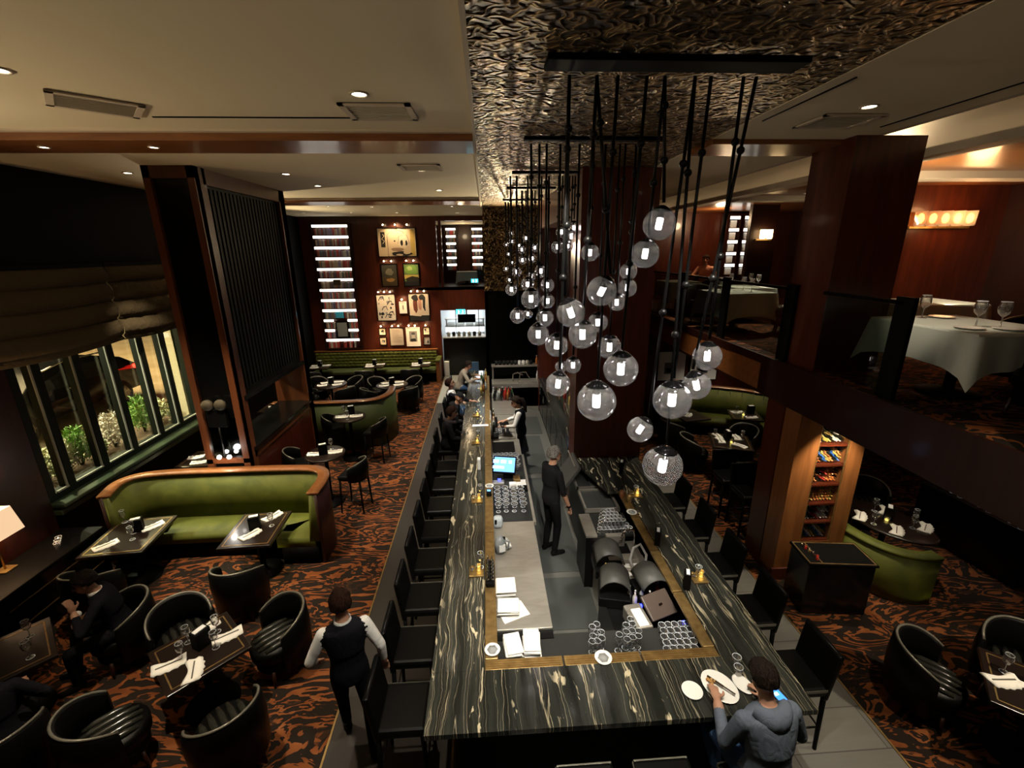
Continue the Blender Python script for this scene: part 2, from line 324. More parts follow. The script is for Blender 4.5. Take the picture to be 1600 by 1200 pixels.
# roman shades: soft horizontal folds
def shade(y0, y1, label):
    prof = []; z = 4.53; x = -6.42
    for k in range(4):
        h = .3
        for q in range(6):
            f = q/6; prof.append((x + .05*math.sin(f*PI) + .03*f + k*.012, z - h*f))
        z -= h; prof.append((x + .005 + k*.012, z+.012))
    prof.append((x+.08, z-.05)); prof.append((x+.02, z-.06))
    n = 14; mb = MB()
    rows = [[(px + .006*math.sin(j*2.1+i) , y0+(y1-y0)*j/n, pz - .05*(i/len(prof))*math.sin(PI*j/n)) for j in range(n+1)] for i, (px, pz) in enumerate(prof)]
    mb.loft(rows, 0, True, False); o = mb.build('roman_shade', 'shade_linen'); s = o.modifiers.new('thick', 'SOLIDIFY'); s.thickness = .012
    B2((-6.48,y0,4.50),(-6.38,y1,4.56)).build('head_rail', 'black', o)
    tag(o, label, 'window shade', 'roman shades')
shade(5.98, 8.1, 'taupe folded roman shade over the near half of the street window')
shade(8.12, 9.82, 'taupe folded roman shade over the far half of the window, next to the tall partition')
struct('wall_right', B2((9.4,-2,0),(9.5,14,6)), 'dark_wood')
struct('wall_right_end', B2((2.72,11.6,0),(9.5,11.8,3.05)).b2((2.72,14,3.05),(9.5,14.2,6.2)), 'red_wood')
struct('wall_mezzanine', B2((6.9,8.1,3.05),(9.5,8.25,5.84)), 'red_wood')
# mezzanine slab, fascia and columns
struct('slab', B2((4.07,-2,2.66),(9.5,14,3.15)), 'carpet')
struct('trim_7', B2((4.03,-2,2.62),(4.07,6.2,3.18)).b2((4.03,6.2,2.62),(4.07,14,2.66)).b2((4.03,6.2,3.06),(4.07,14,3.18)), 'dark_wood')
struct('trim_8', B2((4.035,6.2,2.66),(4.07,14,3.06)), 'brown_wood_h')
struct('ceiling_under_mezzanine', B2((4.07,-2,2.62),(9.5,11.6,2.66)), 'dark_wood')
struct('column', B2((4.15,5.3,3.15),(4.98,6.0,ZC)).b2((4.1,5.36,0),(4.98,6.0,.1)).b2((4.1,5.62,.1),(5.05,6.0,2.62)), 'red_wood')
# pier behind the bar with the back bar recessed in its left side
struct('pillar', B2((1.5,7.3,0),(2.72,7.8,ZC)).b2((2.1,7.8,0),(2.72,13.2,ZC)).b2((1.5,12.7,0),(2.1,13.2,ZC)).b2((1.5,7.8,5.25),(2.1,12.7,ZC)), 'red_wood')
bb = MB().b2((1.52,7.8,0),(2.1,12.7,1.0)); o = bb.build('back_bar_cabinet', 'black'); tag(o, 'long black back bar cabinet set into the side of the red wooden pier', 'cabinet')
B2((1.48,7.8,1.0),(2.1,12.7,1.05), bev=.008).build('cabinet_top', 'marble', o)
for k in range(6): B2((1.505,7.86+k*.8,.1),(1.52,8.6+k*.8,.95), bev=.005).build('door', 'black_gloss', o)
for k in range(6): B2((1.49,8.5+k*.8,.6),(1.505,8.53+k*.8,.8)).build('handle', 'chrome', o.children[-6+k] if False else [c for c in o.children if c.name.startswith('door')][k])
o = B2((2.06,7.9,1.6),(2.1,8.9,5.15)).build('wall_panel', mat('pale_panel', (.4,.27,.18), .5)); tag(o, 'pale backlit panel behind the pendant globes on the back bar', 'panel')
o = B2((2.05,11.4,1.3),(2.09,12.6,5.1)).build('mirror_panel', mat('dark_mirror', (.2,.17,.15), .12, 1)); tag(o, 'dark mirror panel at the far end of the back bar', 'mirror')
# partition beside the window
pt = MB()
for x in (-4.76,-4.16): pt.b2((x,7.1,0),(x+.1,7.22,ZC))
for y in (7.12,9.8): pt.b2((-4.16,y,0),(-4.06,y+.25,ZC))
pt.b2((-4.76,7.1,5.72),(-4.06,7.22,ZC)).b2((-4.76,7.1,1.3),(-4.06,7.22,1.38)).b2((-4.76,9.85,0),(-4.06,10.05,ZC)).b2((-4.16,7.3,5.66),(-4.06,9.9,ZC)).b2((-4.16,7.3,1.3),(-4.06,9.9,1.47))
o = struct('partition', pt, 'frame_wood')
B2((-4.7,7.16,1.38),(-4.14,7.2,5.72)).b2((-4.7,7.16,0),(-4.14,7.2,1.3)).build('recessed_panel', 'black_gloss', o)
sl = MB().b2((-4.16,7.35,2.4),(-4.13,9.82,5.66)).b2((-4.76,7.3,0),(-4.7,9.9,1.3)).b2((-4.76,7.3,2.42),(-4.7,9.9,5.7))
for k in range(22): sl.b2((-4.13,7.40+k*.112,2.5),(-4.11,7.46+k*.112,5.62))
sl.build('slatted_panel', mat('black_slats', (.004,.005,.003), .5, spec=.15), o)
B2((-4.1,7.3,0),(-4.07,9.9,1.3)).build('lower_panel', 'red_wood', o)
B2((-4.74,7.3,1.44),(-4.04,9.9,1.49)).build('ledge', 'black_gloss', o); B2((-4.4,7.3,2.34),(-4.05,9.85,2.42)).build('lintel', 'black_gloss', o)
B2((-4.66,7.14,1.42),(-4.17,7.16,2.1)).build('mirror_pane', mat('smoky_mirror', (.12,.13,.13), .08, 1), o)
# ================================================================ outside the window
struct('ground_outside', B2((-40,-5,.5),(-6.62,45,.6)), 'asphalt')
struct('street_kerb', B2((-9.3,-5,.6),(-9.15,45,.68)), 'cream')
struct('planter_bed', B2((-7.5,5.6,.6),(-6.64,10.2,1.22)), 'soil')
struct('wall_outside', B2((-6.9,9.72,.6),(-6.66,10.6,5)), 'cream')
area((-19,10,8), (-14,13,0), 9500, 6, 10, (1,.72,.38))
t = thing('unseen_street_lamp', 'unseen tall black street lamp across the road outside the window', 'street lamp', (-19.6,10,.6)); MB().tube([(0,0,0),(0,0,7.4),(.3,0,7.7),(.9,0,7.75)], [.12,.08,.06,.05], 10).build('pole', 'black_metal', t); B((.6,0,7.62), (1.0,.5,.16), bev=.04).build('lantern', 'black_metal', t)  # lamp post out of view, added as a body for the street light
spot((-8.3,7.2,4.6), 2200, 100, .8, (1,.93,.7), aim=(-7.1,7.8,1.2))
spot((-8.3,9.2,4.6), 1800, 100, .8, (1,.85,.5), aim=(-7.0,9.2,1.2))
def bush(loc, h, r, n, m, label, seed, spike=False):
    rnd = random.Random(seed); t = thing('shrub', label, 'plant', loc, 0, 'shrubs in the window planter'); mb = MB()
    for i in range(n):
        a = rnd.random()*2*PI; q = math.sqrt(rnd.random())*r; z = h*(.25 + .75*rnd.random())*(1 - .5*(q/r)**2)
        p = Vector((q*math.cos(a)*.7, q*math.sin(a), z)); L = .03+.035*rnd.random()
        d = Vector((rnd.uniform(-1,1), rnd.uniform(-1,1), rnd.uniform(.2 if spike else -.4,1.4 if spike else .9))).normalized(); sd = d.orthogonal().normalized()*(L*(.16 if spike else .36))
        L *= 1.6 if spike else 1
        mb.quad(p, p+d*L*.5+sd, p+d*L, p+d*L*.5-sd)
    mb.build('foliage', m, t)
    st = MB()
    for i in range(5): st.tube([(0,0,-.02),(rnd.uniform(-.5,.5)*r*.5,rnd.uniform(-.5,.5)*r,h*.4),(rnd.uniform(-.6,.6)*r*.7,rnd.uniform(-.7,.7)*r,h*.75)], [.012,.008,.004], 5)
    st.build('stem', 'soil', t)
bush((-7.0,6.78,1.2), .62, .34, 1100, 'leaf_pale', 'pale variegated shrub at the near end of the window planter', 1)
bush((-7.05,7.15,1.2), .6, .24, 800, 'leaf_white', 'small silver heather between the variegated shrub and the green conifer', 2, True)
bush((-7.05,7.42,1.2), .75, .24, 1300, 'leaf', 'bright green feathery conifer in the window planter', 3, True)
bush((-7.02,7.72,1.2), .45, .18, 500, 'leaf_pale', 'low yellow green plant right behind the bright green conifer', 4)
bush((-7.05,8.15,1.2), .72, .33, 1500, 'leaf_white', 'large silver white heather in the middle of the planter', 5, True)
bush((-7.05,8.9,1.2), .8, .26, 1300, 'leaf', 'dark green conifer beyond the silver heather', 6, True)
bush((-7.05,9.35,1.2), .6, .3, 900, 'leaf_pale', 'yellowish shrub at the far end of the planter by the cream wall', 7)
# parked car
def car():
    t = thing('car', 'black parked car with lit red tail light on the street outside', 'car', (-11.25,11.15,.6))
    prof = [(-2.35,.35),(-2.38,.62),(-2.2,.82),(-1.25,.98),(-.55,1.42),(.2,1.55),(1.1,1.53),(1.9,1.3),(2.25,1.05),(2.38,.8),(2.35,.38)]
    def sec(w, sh, zt):
        return [(w*(1 if z < 1 else 1-(z-1)*.42), y*sh, z*zt) for y, z in prof]
    mb = MB(); rings = []
    for x, sh, zt in ((-.95,.97,.99),(-.86,1,1),(-.4,1.01,1.02),(.4,1.01,1.02),(.86,1,1),(.95,.97,.99)):
        rings.append([(x*(1 if z < 1 else 1-(z-1)*.4), y*sh, .25 + (z-.25)*zt) for y, z in prof])
    mb.loft(rings, 0, True).build('body', 'car_paint', t)
    for s in (1,-1):
        mb = MB()
        for y0, y1 in ((-.95,.05),(.12,1.05),(1.12,1.75)):
            zt = lambda y: 1.0 + (.40 if y > -.5 else .40*(y+1.2)/.7) - (.0 if y < 1.2 else (y-1.2)*.35)
            P = lambda y, z: (s*(.97*(1-(z-1)*.4)+.012), y, z)
            mb.quad(P(y0,1.03), P(y1,1.03), P(y1,max(1.06,zt(y1))), P(y0,max(1.06,zt(y0))))
        mb.build('side_window', 'car_glass', t)
        for y in (-1.4,1.4):
            w = MB().lathe([(.36,-.12),(.37,-.08),(.37,.08),(.34,.12)], (s*.9,y,.36), 20, ax='X').build('wheel', 'tyre', t)
            r = MB().lathe([(.22,-.02),(.2,.02),(.03,.03)], (s*1.02,y,.36), 16, ax='X')
            for k in range(5):
                a = 2*PI*k/5; r.tube([(s*1.03,y,.36),(s*1.03,y+.22*math.cos(a),.36+.22*math.sin(a))], .025, 5)
            r.build('rim', 'steel', w)
        B((s*1.05,-.75,1.05),(.2,.12,.14), bev=.03).build('side_mirror', 'car_paint', t)
        B((s*.91,2.17,.98),(.16,.18,.12), bev=.03).build('tail_light', 'tail_red', t)
        B((s*.7,-2.3,.68),(.4,.1,.12), bev=.03).build('headlight', 'chrome', t)
        B((s*.955,.1,.95),(.02,.2,.03)).b2((s*.95,-.05,.95),(s*.96,.05,.96)).build('door_handle', 'chrome', t)
        MB().tube([(s*.75,-.6,1.43),(s*.72,.3,1.58),(s*.72,1.3,1.55)], .02, 6).build('roof_rail', 'chrome', t)
car()
# ================================================================ furniture makers (origin on the floor, front towards +Y)
def arc_shell(r_in, th, a0, a1, z0, ztop, n=22, wob=.0):
    """open curved back: ring sections from angle a0 to a1; ztop(f) height along it"""
    rings = []
    for i in range(n+1):
        f = i/n; a = a0+(a1-a0)*f; c, s_ = math.cos(a), math.sin(a); zt = ztop(f); pts = []
        for r, z in ((r_in,z0),(r_in+th,z0),(r_in+th+.015,z0+.6*(zt-z0)),(r_in+th,zt-.02),(r_in+th*.6,zt),(r_in+th*.3,zt),(r_in,zt-.02)): pts.append((r*c, r*s_, z))
        rings.append(pts)
    return rings
def barrel_chair(metal_rim=True):
    t = thing('barrel_chair', 'x', 'chair')
    zt = lambda f: .80 - .16*abs(2*f-1)**2.4
    a0, a1 = math.radians(160-355+360-0), math.radians(375)
    a0, a1 = math.radians(165), math.radians(375)
    bs = MB().loft(arc_shell(.27,.055,a0,a1,.18,zt)).build('back_shell', 'leather', t)
    pts = []
    for i in range(25):
        f = i/24; a = a0+(a1-a0)*f; pts.append((.302*math.cos(a), .302*math.sin(a), zt(f)+.004))
    MB().tube(pts, .013, 7).build('top_rim', 'rim_metal', bs)
    st = MB().lathe([(.2,.3),(.265,.32),(.27,.42),(.25,.455),(.12,.468),(.01,.47)], (0,.03,0), 24, sy=1.08).build('seat', 'leather', t)
    ch = MB()
    for k in range(5): x = -.16+.08*k; l = math.sqrt(max(0,.24**2-x*x)); ch.tube([(x,.03-l,.462),(x,.03-l*.5,.475),(x,.03+l*.5,.475),(x,.03+l,.462)], [.02,.034,.034,.02], 8)
    ch.build('channelled_pad', 'leather_shine', st)
    MB().lathe([(.25,.16),(.26,.18),(.26,.3),(.24,.3)], (0,.02,0), 24).build('base', 'black', t)
    for x, y in ((-.2,.18),(.2,.18),(-.18,-.2),(.18,-.2)): MB().tube([(x,y,.2),(x*1.1,y*1.1,0)], [.022,.014], 8).build('leg', 'dark_wood', t)
    return t
M['leather_shine'] = mat('polished_leather', (.02,.02,.016), .22, spec=.6)
M['rim_metal'] = mat('pale_rim', (.16,.15,.12), .35, .3)  # one pale tone for chair rims, seat piping and cutlery
def counter_stool():
    t = thing('counter_stool', 'x', 'stool')
    zt = lambda f: 1.04 - .12*abs(2*f-1)**2
    a0, a1 = math.radians(178), math.radians(362)
    bs = MB().loft(arc_shell(.21,.045,a0,a1,.66,zt)).build('backrest', 'leather', t)
    pts = [(.235*math.cos(a0+(a1-a0)*i/20), .235*math.sin(a0+(a1-a0)*i/20), zt(i/20)+.003) for i in range(21)]
    MB().tube(pts, .01, 6).build('top_rim', 'rim_metal', bs)
    MB().box((0,.02,.71), (.43,.44,.1), bev=.035).build('seat', 'leather', t)
    for x, y in ((-.18,.2),(.18,.2),(-.17,-.17),(.17,-.17)): MB().tube([(x,y,.68),(x*1.12,y*1.15,0)], [.022,.015], 8).build('leg', 'black', t)
    MB().tube([(-.195,.215,.26),(.195,.215,.26),(.185,-.185,.26),(-.185,-.185,.26),(-.195,.215,.26)], .01, 6).build('foot_ring', 'black_metal', t)
    return t
def bar_stool():
    t = thing('bar_stool', 'x', 'bar stool')
    st = MB().box((0,0,.72), (.46,.42,.1), bev=.03).build('seat', 'leather', t)
    mt = Matrix.Translation((0,0,0)) @ Matrix.Rotation(math.radians(7), 4, 'X')
    bs = MB().box((0,-.235,.88), (.46,.055,.52), bev=.02, mtx=mt).build('backrest', 'leather', t)
    MB().tube([(-.2,-.262,1.13),(.2,-.262,1.13)], .012, 6).build('top_rail', 'black_metal', bs)
    MB().b2((-.22,.2,.725),(.22,.216,.76), bev=.004).b2((-.232,-.2,.735),(-.228,.2,.765)).build('seat_piping', 'rim_metal', st)
    for x, y in ((-.2,.18),(.2,.18),(-.2,-.2),(.2,-.2)): MB().tube([(x,y,.68),(x*1.08,y*1.1,0)], [.024,.018], 8).build('leg', 'black', t)
    MB().tube([(-.21,.192,.28),(.21,.192,.28),(.21,-.21,.28),(-.21,-.21,.28),(-.21,.192,.28)], .011, 6).build('foot_ring', 'black_metal', t)
    return t
def square_table(sx=.74, sy=.74, h=.74):
    t = thing('dining_table', 'x', 'table')
    tt = B((0,0,h-.02), (sx,sy,.04), bev=.006).build('tabletop', 'table_black', t)
    i = MB(); a, b = sx/2-.055, sy/2-.055
    for c, d in (((0,a and b,0),(2*a,.012,.002)),((0,-b,0),(2*a,.012,.002)),((a,0,0),(.012,2*b,.002)),((-a,0,0),(.012,2*b,.002))): i.box((c[0],c[1],h+.0012), d)
    i.build('brass_inlay', 'brass', tt)
    MB().lathe([(.05,.06),(.04,.12),(.04,h-.06),(.09,h-.04)], seg=16).build('pedestal', 'black', t)
    MB().lathe([(.26,0),(.26,.02),(.06,.06)], seg=24).build('base', 'black', t)
    return t
def round_table(r=.36, h=1.05):
    t = thing('round_table', 'x', 'table')
    MB().lathe([(r-.01,h-.04),(r,h-.03),(r,h-.008),(r-.012,h)], seg=36).build('tabletop', 'table_black', t)
    MB().lathe([(.045,.05),(.035,.1),(.035,h-.08),(.1,h-.04)], seg=16).build('pedestal', 'black', t)
    MB().lathe([(.25,0),(.25,.02),(.05,.06)], seg=24).build('base', 'black', t)
    return t
def napkin():
    mb = MB(); L, n = .125, 12; rings = []
    for i in range(n+1):
        f = i/n; x = -L + 2*L*f; w = .052*(.75+.4*math.sin(f*PI)**.7) + .006*math.sin(i*2.3); w2 = .05*(.85+.25*math.cos(f*6))
        rings.append([(x, -w, 0), (x, -w*1.02, .006), (x, -w*.55, .02+.004*math.sin(i*1.7)), (x, -.006, .012), (x, .006, .012), (x, w2*.6, .021+.004*math.cos(i*2.1)), (x, w2*1.05, .007), (x, w2, 0)])
    mb.loft(rings); mb.box((0,0,.0155), (.19,.008,.004), mi=1)
    return mb.build('napkin', ['linen', 'rim_metal'])
def wine_glass():
    prof = [(.036,0),(.034,.003),(.006,.008),(.0045,.05),(.0045,.085),(.016,.096),(.034,.115),(.042,.145),(.04,.175),(.033,.205)]
    return MB().lathe(prof, seg=14, cap=False).lathe([(.0325,.203),(.0345,.203),(.0345,.2065),(.0325,.2065),(.0325,.203)], seg=14, mi=1, cap=False).lathe([(.03,.0005),(.0362,.001),(.0362,.0025),(.03,.004),(.03,.0005)], seg=14, mi=1, cap=False).build('wine_glass', ['clear','rim_glint'])
def tumbler():
    return MB().lathe([(.03,.002),(.034,0),(.039,.09),(.037,.09),(.032,.012),(.005,.011)], seg=12, cap=False).lathe([(.0365,.0875),(.0395,.0875),(.0395,.0915),(.0365,.0915),(.0365,.0875)], seg=12, mi=1, cap=False).lathe([(.022,.004),(.032,.004),(.031,.008),(.022,.008),(.022,.004)], seg=12, mi=1, cap=False).build('tumbler', ['clear','rim_glint'])
def coupe():
    return MB().lathe([(.036,0),(.034,.003),(.005,.008),(.0045,.085),(.012,.092),(.04,.108),(.054,.135),(.052,.135),(.036,.11)], seg=14, cap=False).lathe([(.0515,.133),(.0545,.133),(.0545,.137),(.0515,.137),(.0515,.133)], seg=14, mi=1, cap=False).lathe([(.028,.0005),(.0365,.001),(.0365,.003),(.028,.004),(.028,.0005)], seg=14, mi=1, cap=False).build('coupe_glass', ['clear','rim_glint'])
def menu_block():
    t = thing('menu_holder', 'x', 'menu holder')
    h = B((0,0,.1), (.11,.07,.2), bev=.004).build('holder', 'black', t); B((0,0,.203), (.085,.035,.012)).build('cards', 'paper', h)
    return t
def candle():
    t = thing('candle_glass', 'x', 'candle')
    MB().lathe([(.028,0),(.034,.01),(.036,.08),(.033,.08),(.03,.012)], seg=14, cap=False).build('glass_cup', 'clear', t)
    MB().lathe([(.024,.012),(.024,.035),(.008,.042),(.003,.055)], seg=12).build('lit_wax', 'candle', t)
    return t
def plate(r=.075):
    return MB().lathe([(r*.55,0),(r*.6,.004),(r*.98,.014),(r,.017),(r*.95,.018),(r*.62,.009),(.002,.008)], seg=28).build('plate', 'white')
PUT = lambda f, x, y, z, rz, lab, grp=None, key=None, sc=None: place(f, (x, y, z), rz, lab, grp, key, sc)
def setting(x, y, z, rz, spots, where, glasses=(), menu=None, can=None):
    """napkins, glasses, menu block and candle laid on one table; offsets in the table's own frame"""
    def L(p): c, s_ = math.cos(rz), math.sin(rz); return x+p[0]*c-p[1]*s_, y+p[0]*s_+p[1]*c
    for i, p in enumerate(spots):
        q = L(p); PUT(napkin, q[0], q[1], z+.001, rz+p[2], 'white folded napkin with cutlery on '+where, 'napkins on '+where, None, (1.15,1.5,1.2))
    for p in glasses:
        q = L(p); PUT(wine_glass, q[0], q[1], z+.001, 0, 'clear stemmed glass standing on '+where, 'glasses on '+where)
    if menu: q = L(menu); PUT(menu_block, q[0], q[1], z+.001, rz+.3, 'black menu holder standing on '+where, None, None, (1.4,1.6,1))
    if can: q = L(can); PUT(candle, q[0], q[1], z+.001, 0, 'small glowing candle glass on '+where)
# booths: an upright curved back along a floor path, a wooden cap and a bench seat in front of it
def smooth_path(pts, n=4):
    for _ in range(n):
        q = [pts[0]]
        for a, b in zip(pts, pts[1:]): q += [(a[0]*.75+b[0]*.25, a[1]*.75+b[1]*.25), (a[0]*.25+b[0]*.75, a[1]*.25+b[1]*.75)]
        pts = q+[pts[-1]]
    return pts
def offset(pts, d):
    out = []
    for i, p in enumerate(pts):
        a, b = pts[max(i-1,0)], pts[min(i+1,len(pts)-1)]; tx, ty = b[0]-a[0], b[1]-a[1]; l = math.hypot(tx,ty) or 1
        out.append((p[0]-ty/l*d, p[1]+tx/l*d))
    return out
def booth(name, label, path, seat_in, h=1.2, m='velvet', cap='brown_wood', outer='dark_wood', group=None, seat_d=.62, ribs=0, sm=4):
    """path runs so that the seat lies on its right hand side (offset negative)"""
    t = thing(name, label, 'booth', (0,0,0), 0, group); p = smooth_path(path, sm)
    def wall(o0, o1, z0, z1, lean=0):
        a, b = offset(p, o0), offset(p, o1); a2 = offset(p, o0-lean)
        return [[(x0,y0,z0),(x2,y2,z0),(x2,y2,z1),(x1,y1,z1)] for (x0,y0),(x1,y1),(x2,y2) in zip(a2,a,b)]
    bc_ = MB().loft(wall(-.02,.05,.4,h-.02,.09)).build('back_cushion', m, t)
    MB().loft(wall(.05,.10,.02,h-.01)).build('outer_shell', outer, t)
    MB().loft(wall(-.05,.12,h-.01,h+.03)).build('wood_cap', cap, t)
    MB().loft(wall(-seat_d,-.03,.3,.46)).build('seat_cushion', m, t)
    MB().loft(wall(-seat_d+.06,-.0,.0,.3)).build('base', 'black', t)
    if ribs:
        r = MB(); q = offset(p, -.03); st = max(1, len(q)//ribs)
        for i in range(st//2, len(q), st): r.tube([(q[i][0],q[i][1],.48),(q[i][0],q[i][1],h-.03)], .012, 5)
        r.build('channel_seam', 'velvet_dark', bc_)
    return t
# ================================================================ left dining area
booth('curved_booth', 'bright green velvet booth with wooden cap under the tall partition', [(-5.75,6.25),(-5.9,6.75),(-5.55,6.94),(-4.6,6.96),(-3.4,6.96),(-2.85,6.9),(-2.7,6.6),(-2.72,6.1)], None, 1.22)
booth('curved_booth', 'green booth seen from behind at the far end of the partition', [(-2.6,11.6),(-2.55,11.0),(-2.8,10.55),(-3.4,10.45),(-4.2,10.45),(-5.2,10.5)], None, 1.22, outer='velvet_dark', cap='brown_wood')
PUT(lambda: square_table(.82,.92), -5.32, 5.97, 0, .1, 'dark brass-inlaid table at the window end of the green booth', None, 'tA')
setting(-5.32,5.97,.74,.1, [(-.18,-.22,.8),(.2,.18,.8)], 'the table at the window end of the green booth', [(.1,-.12),(.02,.05),(-.3,.38)], (.05,.1))
PUT(lambda: square_table(.72,.88), -3.53, 6.0, 0, .06, 'dark brass-inlaid table at the aisle end of the green booth', None, 'tB')
setting(-3.53,6.0,.74,.06, [(-.02,-.15,.9),(.12,.3,.9)], 'the table at the aisle end of the green booth', [(.2,.05)], (-.02,.02))
PUT(barrel_chair, -5.3, 5.25, 0, 0, 'black barrel chair facing the green booth, at the table nearer the window')
PUT(barrel_chair, -3.4, 5.2, 0, 0, 'black barrel chair facing the green booth, at the table nearer the aisle')
PUT(square_table, -3.08, 3.85, 0, math.radians(46), 'dark brass-inlaid table turned diagonally among four black barrel chairs, near the waiter', None, 'tC')
setting(-3.08,3.85,.74,math.radians(46), [(-.26,.02,-.25),(.12,.27,.1),(.25,-.03,-.2),(-.12,-.24,1.2)], 'the diagonal table near the waiter', [(-.05,.2),(-.15,.0),(.12,-.1),(.2,.12)], (.04,.04))
for x, y, a, l in ((-3.62,4.36,225,'black barrel chair behind the diagonal table, its pale rim facing the booth'),(-2.5,4.28,135,'black barrel chair beside the diagonal table on the aisle side'),(-3.62,3.25,-45,'black barrel chair at the near window-side edge of the diagonal table'),(-2.52,3.22,45,'black barrel chair at the near aisle-side edge of the diagonal table')):
    PUT(barrel_chair, x, y, 0, math.radians(a), l)
PUT(lambda: square_table(.78,.78), -5.07, 3.88, 0, math.radians(46), 'dark brass-inlaid table cut off by the picture edge, between two seated men', None, 'tD')
setting(-5.07,3.88,.74,math.radians(46), [(-.2,.1,.2)], 'the table between the two seated men', [(.2,-.22),(.22,.16),(-.2,-.2),(-.1,.2)], None)
PUT(barrel_chair, -4.42, 4.52, 0, math.radians(135), 'black barrel chair under the suited man leaning on his hand')
PUT(barrel_chair, -4.4, 3.12, 0, math.radians(45), 'black barrel chair under the man at the near edge of the cut-off table')
t = thing('side_table', 'low black sideboard under the lit lamp by the window pier', 'sideboard', (-6.1,5.35,0), 0)
B((0,0,.4), (.55,1.5,.72), bev=.01).build('cabinet', 'black_gloss', t); B((0,0,.785), (.6,1.56,.05), bev=.01).build('top', 'black', t)
for z in (.3,.58): B((.278,0,z), (.01,1.3,.012)).build('drawer_line', 'brass', t)
for k in range(3): PUT(tumbler, -6.0-.05*k, 5.62+.07*k, .811, 0, 'small glass on the black sideboard under the lamp', 'small glasses on the sideboard')
t = thing('table_lamp', 'lit table lamp with a square cream shade on the sideboard', 'lamp', (-6.28,5.2,.81))
B((0,0,.01), (.16,.16,.02), bev=.004).build('base', 'brass', t); MB().tube([(0,0,.02),(0,0,.62)], .012).build('stem', 'brass', t)
s = MB().loft([[(-.2,-.2,.5),(.2,-.2,.5),(.2,.2,.5),(-.2,.2,.5)],[(-.16,-.16,.84),(.16,-.16,.84),(.16,.16,.84),(-.16,.16,.84)]], 0, False, True, False).build('lamp_shade', 'lamp_shade_glow', t)
point((-6.28,5.2,1.5), 80, (1,.6,.3), .06)
# high tables on the aisle
PUT(round_table, -3.13, 7.93, 0, 0, 'round bar-height table behind the green booth on the aisle', None)
setting(-3.13,7.93,1.05,.1, [(-.17,-.02,0),(.17,.02,.1)], 'the bar-height table behind the green booth', [(.08,.16)], (-.02,-.04))
PUT(round_table, -3.24, 9.9, 0, 0, 'round bar-height table before the back of the far green booth', None)
setting(-3.24,9.9,1.05,.1, [(-.16,-.02,0),(.16,-.02,.1)], 'the bar-height table before the far green booth', [(.0,-.2),(-.15,.14)], (.02,.14))
PUT(counter_stool, -2.55, 7.68, 0, math.radians(80), 'black barrel-backed stool on the aisle side of the nearer bar-height table')
PUT(counter_stool, -2.62, 9.75, 0, math.radians(80), 'black barrel-backed stool on the aisle side of the farther bar-height table')
PUT(counter_stool, -3.78, 8.2, 0, math.radians(-80), 'black barrel-backed stool between the partition and the nearer bar-height table')
PUT(counter_stool, -3.7, 10.1, 0, math.radians(-80), 'black barrel-backed stool between the partition and the farther bar-height table')
# table by the window behind the partition, seen left of it
PUT(lambda: square_table(.74,.74), -5.75, 8.55, 0, 0, 'dark table with napkins between the window and the partition', None, 'tW')
setting(-5.75,8.55,.74,0, [(-.2,.05,.3),(.0,-.2,.2),(.1,.22,.4)], 'the table between window and partition', [(.25,.0)])
PUT(lambda: square_table(.74,.74), -5.65, 11.6, 0, 0, 'dark table seen through the opening of the partition', None, 'tW2')
setting(-5.65,11.6,.74,0, [(-.1,.05,.3),(.2,-.1,.2)], 'the table seen through the partition', [(.0,.2)])
# far tables
for k, (x, y, wh) in enumerate(((-4.93,13.7,'the far round table beside the partition'),(-3.0,13.5,'the far round table nearer the aisle'))):
    PUT(lambda: round_table(.48,.74), x, y, 0, 0, 'low dark '+wh[4:], None, 'farT')
    setting(x,y,.74,.2, [(-.24,-.12,0),(.2,-.14,.2),(-.18,.16,.2),(.22,.18,0)], wh, [(-.05,.0),(.05,.1)], (.0,.03))
    for a, l in ((40,'on its far aisle side'),(140,'on its far window side'),(220,'on its near window side'),(320,'on its near aisle side')):
        r = math.radians(a); PUT(barrel_chair, x+.72*math.cos(r), y+.72*math.sin(r), 0, r+PI/2, 'black barrel chair at '+wh+', '+l)
# banquette along the back wall
def tufted(w, h, z0):
    nx, nz = int(w/.16), 5; mb = MB(); n1, n2 = nx*4, nz*4; rows = []
    for j in range(n2+1):
        row = []
        for i in range(n1+1):
            u, v = i/4, j/4; d = min(math.hypot(u-a-.5*(b%2), (v-b)) for a in (int(u)-1,int(u),int(u)+1) for b in (int(v),int(v)+1))
            row.append((w*i/n1, .05*min(1,d*1.5)**.6*-1, z0+h*j/n2))
        rows.append(row)
    return mb.loft(rows, 0, True, False)
t = thing('tufted_banquette', 'long green tufted banquette under the paintings on the back wall', 'banquette', (-6.45,16.8,0))
o = tufted(4.5,.56,.5).build('tufted_back', 'velvet', t)
B((2.25,.06,.8), (4.6,.12,.62)).build('back_frame', 'dark_wood', t); B((2.25,-.32,.4), (4.5,.58,.14), bev=.04).build('seat_cushion', 'velvet_dark', t); B((2.25,-.28,.16), (4.5,.5,.32)).build('base', 'black', t)
B((4.6,-.35,.4), (.14,.75,.8), bev=.02).build('end_panel', 'brown_wood', t); B((2.25,.06,1.11), (4.6,.14,.03)).build('wood_cap', 'brown_wood', t)
B((4.6,-.35,.83), (.18,.78,.06), bev=.02).build('arm_pad', 'velvet', t)
for k, x in enumerate((-6.05,-4.1,-2.45)):
    wh = 'the %s banquette table counted from the partition' % ORD[k]
    PUT(lambda: square_table(.7,.7), x, 16.0, 0, 0, 'small dark table in front of the tufted banquette, %s from the partition' % ORD[k], None, 'bqT')
    setting(x,16.0,.74,0, [(-.2,.1,0),(.18,.12,.2),(-.15,-.18,.1)], wh, [(.05,.0)], (-.02,.05))
